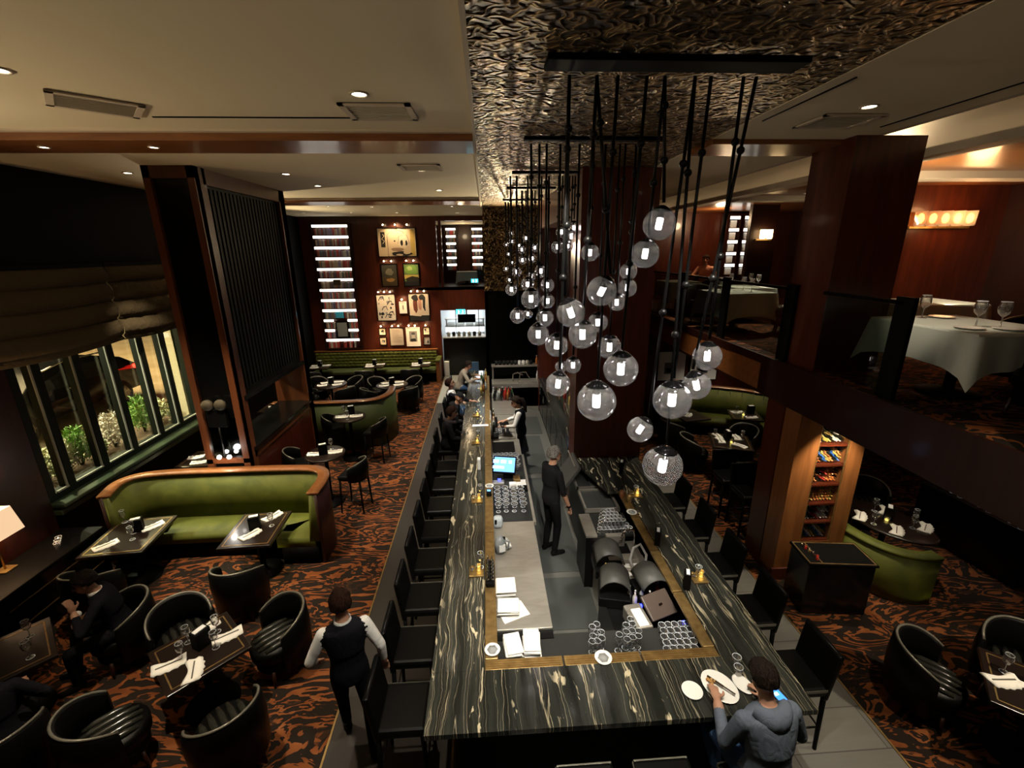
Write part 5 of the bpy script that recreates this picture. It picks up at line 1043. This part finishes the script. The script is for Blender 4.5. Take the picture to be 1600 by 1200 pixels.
PUT(lambda: square_table(.8,.8), 5.12,8.5,0,math.radians(70),'dark brass-inlaid table with a glowing candle beyond the short bar arm',None,'tR2')
setting(5.12,8.5,.74,math.radians(70), [(.2,.22,.3),(-.02,.2,.2),(.25,-.15,.2),(-.2,-.15,.9)], 'the table with the glowing candle', [(.1,.3),(.15,-.25)], (.1,.05), (-.1,.0))
for x, y, a, l in ((4.45,8.75,-100,'on its bar side'),(4.75,7.7,-20,'on its near side'),(5.75,9.1,120,'on its far side')): PUT(barrel_chair, x, y, 0, math.radians(a), 'black barrel chair at the table with the glowing candle, '+l)
PUT(bar_stool, 4.32,7.05,0,PI,'black straight-backed chair on the carpet beyond the short bar arm, farther one'); PUT(bar_stool, 4.38,6.5,0,PI,'black straight-backed chair on the carpet beside the near column')
booth('channel_booth', 'green channel-backed booth against the far right wall under the framed pictures', [(4.7,11.25),(5.6,11.15),(6.5,10.8),(7.1,10.2)], None, 1.15, cap='brown_wood', ribs=11)
PUT(lambda: square_table(.7,.7), 4.95,10.1,0,.2,'dark table before the green channel-backed booth, nearer the pier',None,'tR3'); setting(4.95,10.1,.74,.2,[(-.05,.0,.7)],'the booth table nearer the pier',[(.05,.2)])
PUT(lambda: square_table(.7,.7), 6.3,10.0,0,-.3,'dark table before the green channel-backed booth, nearer the column',None,'tR4'); setting(6.3,10.0,.74,-.3,[(-.15,.15,.3),(.1,-.15,.2)],'the booth table nearer the column',[(-.2,.0)],(.15,.15),(-.05,-.05))
for x, l in ((4.75,'nearer the pier'),(5.65,'nearer the column')):
    t = thing('framed_print', 'white-mounted framed picture above the channel-backed booth, '+l, 'picture', (x+.25,11.57,1.62)); B((0,0,0), (.8,.04,.86), bev=.004).build('frame', 'black', t); m = MB().b2((-.37,-.026,-.4),(.37,-.021,.4)).b2((-.2,-.029,-.22),(.12,-.026,.1), mi=1).b2((-.15,-.031,-.18),(.07,-.029,-.05), mi=2); m.build('print', ['paper', mat('print_grey', (.1,.1,.1), .7), 'black'], t)
PUT(barrel_chair, 4.4,9.75,0,math.radians(-70),'black barrel chair between the pier and the booth table nearer the pier')
# dark shelf with glasses far right
t = thing('glass_shelf', 'dark sideboard with a row of gleaming glasses under the mezzanine', 'sideboard', (7.55,5.6,0), .1); B((0,0,.44), (.5,1.5,.88), bev=.01).build('cabinet', 'black_gloss', t)
for i in range(9): PUT(wine_glass, 7.4+.02*(i%3), 5.0+.14*i, .882, 0, 'gleaming glass in the row on the dark sideboard under the mezzanine', 'glasses on the dark sideboard')
downlight(7.4,5.5,2.62,'added unseen spotlight under the mezzanine over the row of gleaming glasses',45,70,(7.5,5.6,.9),(.9,.95,1))  # unseen fixture added for the spot on the glasses
# ================================================================ mezzanine
def rail(y0, y1, label):
    t = thing('glass_railing', label, 'railing', (4.12,(y0+y1)/2,3.18)); h = (y1-y0)/2
    B((0,0,.5), (.015,2*h-.12,.9)).build('glass_panel', 'balu', t); B((0,-h,.52), (.05,.2,1.04), bev=.004).build('post', 'black', t); B((0,0,.98), (.05,2*h,.04), bev=.004).build('top_rail', 'black', t)
rail(1.9,3.0,'glass railing panel at the picture edge of the mezzanine'); rail(4.2,5.3,'glass railing panel before the near white-clothed table'); rail(5.9,7.6,'glass railing panel right behind the near column'); rail(7.6,9.3,'glass railing panel before the pale clothed tables'); rail(9.3,11.0,'glass railing panel nearest the red pier')
cloth_table(1.05,1.2,.76,.42,'near white-clothed table behind the glass railing, set with wine glasses',(5.03,4.4,3.15),.0)
for dx, dy in ((.14,.4),(-.3,-.3),(-.0,-.4)): place(lambda: plate(.12), (5.03+dx,4.4+dy,3.912), 0, 'white plate on the near clothed mezzanine table', 'plates on the near clothed table', 'bigplate')
for dx, dy in ((-.1,.4),(-.12,-.2),(.02,-.3)): PUT(wine_glass, 5.03+dx,4.4+dy,3.912,0,'wine glass on the near clothed mezzanine table','wine glasses on the near clothed table',None,1.25)
cloth_table(.8,.9,.75,.45,'pale clothed table deep on the mezzanine beside the red pier',(4.9,11.4,3.15)); cloth_table(1.0,1.0,.75,.5,'white clothed table on the mezzanine between the pendant rods and the near column',(4.78,8.45,3.15),.1); cloth_table(.9,.9,.75,.4,'white clothed table farther back on the mezzanine behind the one between the rods',(5.6,9.6,3.15)); cloth_table(1.0,.9,.75,.4,'clothed table in the shade behind the near mezzanine table',(6.6,6.4,3.15))
for k, (x, y) in enumerate(((4.78,8.45),(5.6,9.6),(4.9,11.4))):
    for dx, dy in ((-.2,.2),(.15,-.25),(.25,.2)): PUT(wine_glass, x+dx, y+dy, 3.902, 0, 'wine glass on '+('the clothed table between the rods','the clothed table behind it','the deep clothed table by the pier')[k], 'glasses on mezzanine table %s' % ORD[k], None, 1.2)
for x, y, a, l in ((5.9,4.5,90,'behind the near clothed table'),(5.0,3.45,0,'on the near side of the near clothed table'),(5.6,8.0,60,'at the clothed table between the rods'),(4.5,9.35,180,'by the railing at the clothed table between the rods'),(5.75,11.5,90,'at the deep clothed table by the pier')): PUT(barrel_chair, x, y, 3.15, math.radians(a), 'dark barrel chair on the mezzanine, '+l)
t = thing('wall_sconce', 'row of glowing amber glass shades on the red mezzanine wall', 'lamp', (8.15,8.08,5.15))
B((0,-.02,-.14), (1.15,.06,.04), bev=.005).build('bar', 'brass', t)
for k in range(5):
    x = -.46+k*.23; o = MB().lathe([(.1,-.12),(.115,-.1),(.125,.13),(.118,.13),(.105,-.08)], (x,-.12,0), 4, 0, False, cap=False).build('glass_shade', glassy('amber_glass%d' % k, (1,.72,.42), .6, haze=.25), t); MB().ball((x,-.12,.01), (.05,.05,.085), 10, 8).build('bulb', 'sconce_glow', o)
point((8.15,7.6,5.2), 34, (1,.5,.2), .2)
t = thing('wall_sconce', 'small amber wall lamp glowing deep on the mezzanine', 'lamp', (7.0,11.4,5.0)); B((0,.05,-.12), (.4,.06,.04)).build('bar', 'brass', t)
for k in range(2): MB().lathe([(.05,-.1),(.07,-.08),(.07,.12),(.05,.12)], (-.08+.17*k,-.05,0), 12).build('bulb', 'sconce_glow', t)
t = thing('wall_post', 'dark wooden post carrying the small amber wall lamp', 'post', (7.0,11.55,3.15)); B((0,0,1.4), (.7,.14,2.8), bev=.01).build('shaft', 'dark_wood', t); B((0,0,.1), (.76,.18,.2)).build('foot', 'dark_wood', t)
for k, (x,l) in enumerate(((7.4,'nearer the pier'),(7.85,'nearer the amber lamp'))):
    t_, p_ = bookcase(x-.16,x+.16,3.9,5.6,13.65,5,'narrow lit shelf tower at the back of the mezzanine, '+l)
    for q in range(5): o = B((0,0,.1), (.2,.1,.2), bev=.004).build('display_box', 'paper', None, (x,13.75,3.9+q*p_+.013)); tag(o, 'white box on shelf %s of the shelf tower %s' % (ORD[q], l), 'box', 'boxes in the shelf tower '+l)
point((6.4,12.6,5.4), 80, (1,.7,.4), .1); 
B2((6.6,6.5,3.05),(8.6,7.6,3.8)).build('service_counter', 'black_gloss'); tag(bpy.data.objects['service_counter'], 'black service counter in the shade of the mezzanine', 'counter')
bpy.data.objects['service_counter'].location = (.7,2.4,.1)
t = thing('added_uplight', 'small added black uplight high on the gold end wall behind the farthest pendants', 'lamp', (.75,13.98,4.7)); MB().lathe([(.03,-.1),(.07,0),(.065,0),(.025,-.09)], (0,-.1,0), 14).build('bowl', 'black', t); B((0,-.02,-.06), (.07,.06,.1)).build('bracket', 'black', t)
spot((.75,13.87,4.73), 650, 110, .9, (1,.8,.5), aim=(.8,11.3,5.88))  # uplight added to brighten the far gold ceiling
# sconce on the partition
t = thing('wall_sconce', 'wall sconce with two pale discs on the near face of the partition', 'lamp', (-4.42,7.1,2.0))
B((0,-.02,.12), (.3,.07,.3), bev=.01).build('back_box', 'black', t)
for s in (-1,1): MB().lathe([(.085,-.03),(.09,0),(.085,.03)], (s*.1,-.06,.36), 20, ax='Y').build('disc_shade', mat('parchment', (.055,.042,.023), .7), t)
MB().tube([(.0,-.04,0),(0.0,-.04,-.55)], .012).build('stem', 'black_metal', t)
for s in (-1,1): MB().ball((s*.08,-.07,-.55), .035, 12, 8).build('bulb', 'bulb', t)  # glowing balls stand in for two lamp reflections in the panel
point((-4.42,6.85,1.45), 9, (1,.95,.85), .05)
# ================================================================ people
def ik(a, b, l1, l2, pole):
    a, b = Vector(a), Vector(b); d = b-a; L = min(d.length, (l1+l2)*.995); d.normalize(); b = a+d*L
    x = (l1*l1-l2*l2+L*L)/(2*L); h = math.sqrt(max(0, l1*l1-x*x)); p = Vector(pole); p = (p-d*p.dot(d)); p = p.normalized() if p.length > 1e-4 else d.orthogonal().normalized()
    return a+d*x+p*h, b
def person(label, loc, yaw, sit, hands, cols, lean=8, head=(0,0), feet=None, hair='short', vox=.009, hs=1.0, seat=.77, twist=0, beard=False, extra=None):
    """cols: top, sleeve, trouser, skin, hair; hands/feet: targets in the person's frame (x right, y forward, z up from the floor)"""
    prim = []                                               # (MB, tag)
    def cap(p0, p1, r0, r1, tg):
        mb = MB(); p0, p1 = Vector(p0), Vector(p1); d = (p1-p0).normalized()
        pts = [p0-d*r0*.85, p0-d*r0*.5, p0, p0.lerp(p1,.33), p0.lerp(p1,.66), p1, p1+d*r1*.5, p1+d*r1*.85]
        rm = lambda f: r0+(r1-r0)*f
        mb.tube(pts, [r0*.4,r0*.85,r0,rm(.33)*1.03,rm(.66)*1.02,r1,r1*.85,r1*.4], 12); prim.append((mb, tg))
    def ell(c, r, tg, rot=None): prim.append((MB().ball(c, r, 14, 10, 0, rot), tg))
    ln = math.radians(lean); up = Vector((0, math.sin(ln), math.cos(ln))); fw = Vector((0, math.cos(ln), -math.sin(ln))); rt = Vector((1,0,0))
    P = Vector((0,0,(seat+.12) if sit else .135+.868*hs))
    mb = MB(); rings = []
    prof = ((-.13,.10,.09),(-.1,.15,.115),(0,.172,.125),(.12,.152,.112),(.26,.168,.122),(.38,.19,.12),(.45,.185,.108),(.485,.135,.09),(.515,.066,.064))
    dense = []
    for i in range(len(prof)-1):                            # rounded through the rings
        p0, p1, p2, p3 = prof[max(i-1,0)], prof[i], prof[i+1], prof[min(i+2,len(prof)-1)]
        for q in range(4):
            u = q/4; dense.append(tuple(.5*(2*b+(c-a)*u+(2*a-5*b+4*c-d)*u*u+(3*b-a-3*c+d)*u**3) for a, b, c, d in zip(p0, p1, p2, p3)))
    for h, rx_, ry_ in dense+[prof[-1]]:
        c = P+up*h*hs + fw*(-.015 if h > .2 else 0); tw = math.radians(twist)*max(0,h)/.5
        rings.append([c+(rt*math.cos(a+tw)*rx_+fw*math.sin(a+tw)*ry_)*hs for a in [2*PI*i/20 for i in range(20)]])
    mb.loft(rings); prim.append((mb, 'top'))
    N = P+up*.50*hs; hp, hy = math.radians(head[0]), math.radians(head[1])
    Hm = Matrix.Rotation(-hy, 3, 'Z') @ Matrix.Rotation(-ln*.5-hp, 3, 'X')
    H = N + (up*.045 + Hm @ Vector((0,.025,.118)))*hs
    hl = lambda x, y, z: H+Hm @ Vector((x,y,z))
    cap(N-up*.02, H-Hm @ Vector((0,.01,.04)), .058, .052, 'skin')
    ell(H+Hm @ Vector((0,-.012,.02)), (.077,.098,.098), 'skin', Hm); ell(hl(0,.03,-.045), (.058,.066,.072), 'skin', Hm)
    ell(hl(0,.02,-.10), (.035,.05,.03), 'skin', Hm); cap(hl(0,.088,.008), hl(0,.112,-.028), .012, .017, 'skin')
    for s in (-1,1):
        ell(hl(s*.08,-.01,-.012), (.012,.022,.034), 'skin', Hm); ell(hl(s*.032,.084,.012), (.015,.012,.01), 'eye', Hm); cap(hl(s*.02,.09,.034), hl(s*.048,.08,.032), .008, .007, 'hair')
    ell(hl(0,.09,-.062), (.024,.012,.008), 'lip', Hm)
    if beard: ell(hl(0,.045,-.085), (.056,.058,.042), 'hair', Hm)
    for i, s in enumerate((-1,1)):                          # arms, hands
        tw = math.radians(twist); S0 = P+up*.43*hs+(rt*math.cos(tw)+fw*math.sin(tw))*s*.175*hs
        E_, Wr = ik(S0, hands[i][0], .285*hs, .255*hs, hands[i][2] if len(hands[i]) > 2 else (s*.7,-.6,-.5))
        cap(S0, E_, .062*hs, .047*hs, 'sleeve'); slv = hands[i][3] if len(hands[i]) > 3 else .88
        mid = E_.lerp(Wr, slv)
        cap(E_, mid, .047*hs, .047*hs+(.036-.047)*hs*slv, 'sleeve'); cap(mid if slv < 1 else E_.lerp(Wr,.93), Wr, .038*hs if slv < 1 else .03, .027*hs, 'skin')
        d = Vector(hands[i][1]).normalized(); side = d.cross(Vector((0,0,1))); side = side.normalized() if side.length > .1 else Vector((1,0,0)); nr = side.cross(d).normalized()
        pc = Wr+d*.055; rot = Matrix((side, d, nr)).transposed()
        ell(pc, (.041,.056,.018), 'skin', rot)
        for k, (ox, fl) in enumerate(((-.03,.066),(-.01,.076),(.01,.071),(.03,.055))):
            b = Wr+d*.095+side*ox; m_ = b+d*fl*.55-nr*.012+side*ox*.15; cap(b, m_, .0098, .009, 'skin'); cap(m_, m_+d*fl*.4-nr*.022, .009, .008, 'skin')
        th = Wr+d*.04-side*s*.034; t1 = th+(d*.6-side*s*.8).normalized()*.04; cap(th, t1, .013, .0115, 'skin'); cap(t1, t1+(d*.95-side*s*.2).normalized()*.03-nr*.008, .0115, .009, 'skin')
    for i, s in enumerate((-1,1)):                          # legs, shoes
        h0 = P+rt*s*.09*hs+Vector((0,0,-.05)); F = Vector(feet[i] if feet else ((s*.11,.38,.33) if sit else (s*.1,.02*s,.0)))
        an = F+Vector((0,-.0,.09)); kn, an = ik(h0, an, .44*hs, .43*hs, (s*.25,1,.6 if sit else .0))
        cap(h0, kn, .088*hs, .062*hs, 'trouser'); cap(kn, an+Vector((0,0,.01)), .06*hs, .046*hs, 'trouser')
        cap(an+Vector((0,-.03,-.045)), an+Vector((s*.03,.15,-.06)), .042, .034, 'shoe'); cap(an, an+Vector((0,-.02,-.05)), .042, .045, 'shoe')
    for e in (extra or []): (cap if e[0] == 'cap' else ell)(*e[1:])
    allb = bmesh.new(); kd_pts = []
    for mb, tg in prim:
        me = bpy.data.meshes.new('tmp'); bmesh.ops.recalc_face_normals(mb.bm, faces=mb.bm.faces); mb.bm.to_mesh(me); allb.from_mesh(me)
        for f in mb.bm.faces:
            kd_pts.append((f.calc_center_median(), tg))
        for v in mb.bm.verts: kd_pts.append((v.co.copy(), tg))
        mb.bm.free(); bpy.data.meshes.remove(me)
    me = bpy.data.meshes.new('body'); allb.to_mesh(me); allb.free()
    o = bpy.data.objects.new('body', me); C.objects.link(o)
    r = o.modifiers.new('r', 'REMESH'); r.mode = 'VOXEL'; r.voxel_size = vox; sm = o.modifiers.new('s', 'SMOOTH'); sm.factor = .5; sm.iterations = 3
    dg = bpy.context.evaluated_depsgraph_get(); me2 = bpy.data.meshes.new_from_object(o.evaluated_get(dg)); me2.name = 'body'
    o.modifiers.clear(); o.data = me2; bpy.data.meshes.remove(me)
    tags = ['top','sleeve','trouser','skin','hair','eye','lip','shoe']; tm = dict(zip(tags, list(cols)+['eye','lip','shoe']))
    me2.materials.clear()
    for q in tags: me2.materials.append(M[tm[q]])
    kd = kdtree.KDTree(len(kd_pts))
    for i, (c, tg) in enumerate(kd_pts): kd.insert(c, i)
    kd.balance()
    nf = len(me2.polygons); ids = np.array([tags.index(kd_pts[kd.find(p.center)[1]][1]) for p in me2.polygons])
    fv = np.empty(len(me2.loops), dtype=np.int32); me2.loops.foreach_get('vertex_index', fv)
    lt = np.empty(nf, dtype=np.int32); me2.polygons.foreach_get('loop_total', lt); fo = np.repeat(np.arange(nf), lt)
    keep = np.isin(ids, [3,4,5,6])
    for _ in range(7):                                      # smooth the edges between garment zones
        cnt = np.zeros((len(me2.vertices), len(tags))); np.add.at(cnt, (fv, ids[fo]), 1)
        sc = np.zeros((nf, len(tags))); np.add.at(sc, fo, cnt[fv]); new = sc.argmax(1); ids = np.where(keep, ids, new)
    me2.polygons.foreach_set('material_index', ids.astype(np.int32)); me2.polygons.foreach_set('use_smooth', np.ones(nf, dtype=bool))
    t = thing('person', label, 'person', loc, yaw); o.parent = t
    # hair as its own piece
    bm = bmesh.new(); bmesh.ops.create_icosphere(bm, subdivisions=4, radius=1)
    dele = []
    for v in bm.verts:
        x, y, z = v.co
        lim = {'short': -.5 if y < -.15 else -.15 if y < .1 else .05+.75*max(0,y-.1), 'long': -.9 if y < .15 else .1+.6*max(0,y-.15), 'cap': .18}[hair if hair in ('short','long','cap') else 'short']
        if z < lim: dele.append(v)
        nz = noise.noise(Vector((x*4,y*4,z*2)))*.09 + noise.noise(Vector((x*14,y*9,z*4)))*.06 if hair != 'cap' else 0
        v.co = Vector((x*.084, y*.106-.014, z*.108+.022))*(1.0+nz+.03)
    bmesh.ops.delete(bm, geom=dele, context='VERTS')
    for f in bm.faces: f.smooth = True
    hm = MB(); hm.bm.free(); hm.bm = bm
    if hair == 'tail':
        hm.tube([(0,-.1,.05),(0,-.15,.03),(0,-.16,-.06),(0.01,-.15,-.18),(0,-.14,-.27)], [.02,.035,.034,.026,.008], 10)
    if hair == 'cap':
        hm.prism([(-.07,.06),(.07,.06),(.06,.15),(.0,.175),(-.06,.15)], .035, .048)
    ho = hm.build('hair' if hair != 'cap' else 'cap', cols[4], t); ho.matrix_local = Matrix.Translation(H) @ Hm.to_4x4()
    if hair != 'cap':
        s_ = ho.modifiers.new('t','SOLIDIFY'); s_.thickness = .012; s_.offset = 1
    return t, dict(P=P, up=up, fw=fw, N=N, H=H, Hm=Hm)
def ring_collar(t, k, m, r=.068, h=.035, name='collar'):
    rings = []
    for z, rr in ((-.01,r+.012),(h,r),(h+.004,r-.008),(.0,r-.004)): rings.append([k['N']+k['up']*(z-.015)+Vector((math.cos(a)*rr, math.sin(a)*rr*1.02, 0)) for a in [2*PI*i/18 for i in range(18)]])
    return MB().loft(rings).build(name, m, t)
# 1 waiter walking away on the carpet
t, k = person('person in a black waistcoat over a white shirt walking across the carpet', (-1.36,3.3,.0), .35, False, [((-.29,.2,1.0),(0,.6,-.6)),((.31,.02,.93),(.1,.4,-.8))], ('suit_black','shirt_white','trouser_black','skin','hair_brown'), lean=4, head=(12,0), feet=[(-.1,.22,.0),(.12,-.16,.02)], hair='short', vox=.009, hs=1.0)
ring_collar(t, k, 'shirt_white', .072, .05)
# 2 grey-haired bartender
t, k = person('person with grey hair in a black short-sleeved shirt standing behind the bar', (.92,6.1,.02), -1.15, False, [((-.26,.1,.92),(.05,.25,-.9),(-.6,-.8,-.2),.12),((.26,.16,.92),(-.1,.35,-.9),(.6,-.8,-.2),.12)], ('shirt_black','shirt_black','trouser_black','skin','hair_grey'), lean=2, head=(4,0), hair='short', beard=True, hs=1.03)
ring_collar(t, k, 'shirt_black'); MB().lathe([(.033,-.012),(.036,0),(.033,.012)], seg=14).build('wrist_watch', 'black', t, (.262,.157,.93))
# 3 bartender with ponytail
t, k = person('person with a dark ponytail, black waistcoat and white sleeves, behind the bar', (.68,9.0,.02), 1.45, False, [((-.16,.34,1.06),(.3,.9,0)),((.14,.36,1.08),(-.3,.9,0))], ('suit_black','shirt_white','trouser_black','skin','hair_dark'), lean=6, head=(16,0), hair='tail', hs=.94)
ring_collar(t, k, 'shirt_white')
o = B((0,0,0), (.2,.28,.02), bev=.006).build('order_pad', 'black', None, (.32,9.0,1.085), .1); tag(o, 'black tablet held by the bartender with the ponytail', 'tablet')
# 4-7 patrons on the long arm, facing +X
PB = -PI/2
t, k = person('person in a grey-brown sweater with dark hair leaning on the far bar', (-.86,12.7,.0), PB-.1, True, [((-.22,.5,1.14),(.4,.9,0)),((.18,.54,1.14),(-.3,.9,0))], ('sweater_grey','sweater_grey','jeans','skin','hair_dark'), lean=24, head=(8,-10), hair='short', vox=.011)
t, k = person('person in a dark jacket, white shirt and glasses turning towards the room', (-.90,10.65,.0), PB-.05, True, [((-.2,.22,1.0),(.3,.9,-.2)),((.2,.52,1.14),(-.1,.95,0))], ('shirt_white','suit_black','jeans','skin','hair_brown'), lean=-4, head=(-14,-12), hair='short', vox=.011)
MB().tube([k['H']+k['Hm'] @ Vector(p) for p in ((-.08,.03,.015),(-.06,.1,.012),(0,.112,.012),(.06,.1,.012),(.08,.03,.015))], .005, 6).build('glasses', 'black', t)
MB().loft([[k['P']+k['up']*z+Vector((math.cos(a)*rx_, math.sin(a)*ry_-.01, 0)) for a in [math.radians(105+i*330/20) for i in range(20)]] for z, rx_, ry_ in ((-.05,.19,.14),(.2,.185,.135),(.4,.205,.13),(.49,.13,.095))], 0, True, False).build('jacket', 'suit_black', t)
t, k = person('person in a black hooded top and black cap hunched over the bar', (-.86,9.6,.0), PB, True, [((-.12,.32,1.0),(.5,.8,0)),((.14,.34,1.0),(-.5,.8,0))], ('shirt_black','shirt_black','trouser_black','skin','shirt_black'), lean=14, head=(14,0), hair='cap', vox=.011)
MB().tube([k['N']+Vector((-.03,.09,-.03)), k['N']+Vector((-.035,.14,-.16)), k['N']+Vector((-.035,.13,-.26))], .005, 6).build('hood_string', 'shirt_white', t); MB().ball(k['N']+Vector((0,-.08,.0)), (.12,.09,.06), 14, 8).build('hood', 'shirt_black', t)
t, k = person('person with brown hair in a dark patterned scarf and coat sitting at the bar', (-.90,8.62,.0), PB, True, [((-.1,.36,.98),(.5,.8,-.1)),((.12,.38,.98),(-.5,.8,-.1))], ('shirt_black','shirt_black','trouser_black','skin','hair_brown'), lean=10, head=(6,-6), hair='long', vox=.010)
MB().tube([k['N']+Vector(p) for p in ((-.1,-.04,-.03),(-.06,.09,-.03),(.06,.1,-.05),(.1,-.02,-.02),(0,-.1,.0),(-.1,-.04,-.03))], .045, 10).build('scarf', 'plaid', t)
# 8 man in hoodie seen from behind
t, k = person('person in a grey-blue hooded top eating at the near end of the bar, from behind', (2.02,2.26,.0), .12, True, [((-.17,.42,1.15),(.3,.9,.05),(-.35,-.3,-.9)),((.24,.36,1.16),(-.2,.95,.0),(.45,-.4,-.8))], ('hoodie_blue','hoodie_blue','jeans','skin','hair_dark'), lean=12, head=(18,0), hair='short', vox=.0085, hs=1.12, seat=.78)
hd = MB(); rings = []
for i in range(15):
    a = math.radians(-25-130*i/14) ; c = k['N']+Vector((math.cos(a)*.10, math.sin(a)*.085+.03, .03)); w = .05+.03*math.sin(PI*i/14)
    o2 = Vector((math.cos(a), math.sin(a), 0)); dz = -.05-.11*math.sin(PI*i/14)
    rings.append([c+o2*.02+Vector((0,0,.03)), c+o2*(w+.01)+Vector((0,0,.012)), c+o2*(w+.03)+Vector((0,0,dz*.6)), c+o2*w*.8+Vector((0,0,dz)), c+o2*.01+Vector((0,0,dz*.9)), c-o2*.03+Vector((0,0,-.02))])
hd.loft(rings).build('hood', 'hoodie_blue', t)
# 9 suited man leaning on his hand, 10 man at the picture edge
t, k = person('person in a black suit with white cuffs, chin on his hand, at the cut-off table', (-4.36,4.46,.0), math.radians(120), True, [((-.14,.3,.98),(.1,.1,.9)),((.16,.3,.72),(-.6,.7,-.1))], ('suit_black','suit_black','trouser_black','skin','hair_dark'), lean=14, head=(10,0), hair='short', seat=.47, feet=[(-.12,.46,.0),(.12,.5,.0)])
for i, h in enumerate(((-.14,.3,.98),(.16,.3,.72))): MB().ball(Vector(h)+Vector((0,-.02,-.03 if i == 0 else 0)), (.04,.04,.04), 12, 8).build('white_cuff', 'shirt_white', t)
ring_collar(t, k, 'shirt_white', .07, .045)
t, k = person('person in a black suit with a white cuff at the lower picture corner', (-4.4,3.12,.0), math.radians(40), True, [((-.22,.3,.8),(.3,.9,0)),((.2,.34,.8),(-.3,.9,0))], ('suit_black','suit_black','trouser_black','skin','hair_dark'), lean=16, head=(14,0), hair='short', seat=.47, feet=[(-.12,.44,.0),(.12,.44,.0)])
MB().ball((-.2,.28,.8), (.042,.042,.042), 12, 8).build('white_cuff', 'shirt_white', t); ring_collar(t, k, 'shirt_white', .07, .045)
# 11 guest upstairs
t, k = person('person in pale clothes sitting far back on the mezzanine beside the red pier', (6.3,12.9,3.15), 2.6, True, [((-.2,.3,.78),(.3,.9,0)),((.2,.32,.78),(-.3,.9,0))], ('pink','pink','trouser_black','skin','hair_brown'), lean=8, hair='long', seat=.45, vox=.013, feet=[(-.12,.44,.0),(.12,.44,.0)])
PUT(barrel_chair, 6.3,12.9,3.15,2.6,'dark barrel chair under the pale-clothed mezzanine guest')
# fold away: makers' placeholder labels never survive
for o in C.objects:
    if o.get('label') == 'x': o['label'] = o.name.split('.')[0].replace('_', ' ')+' in the dining room'
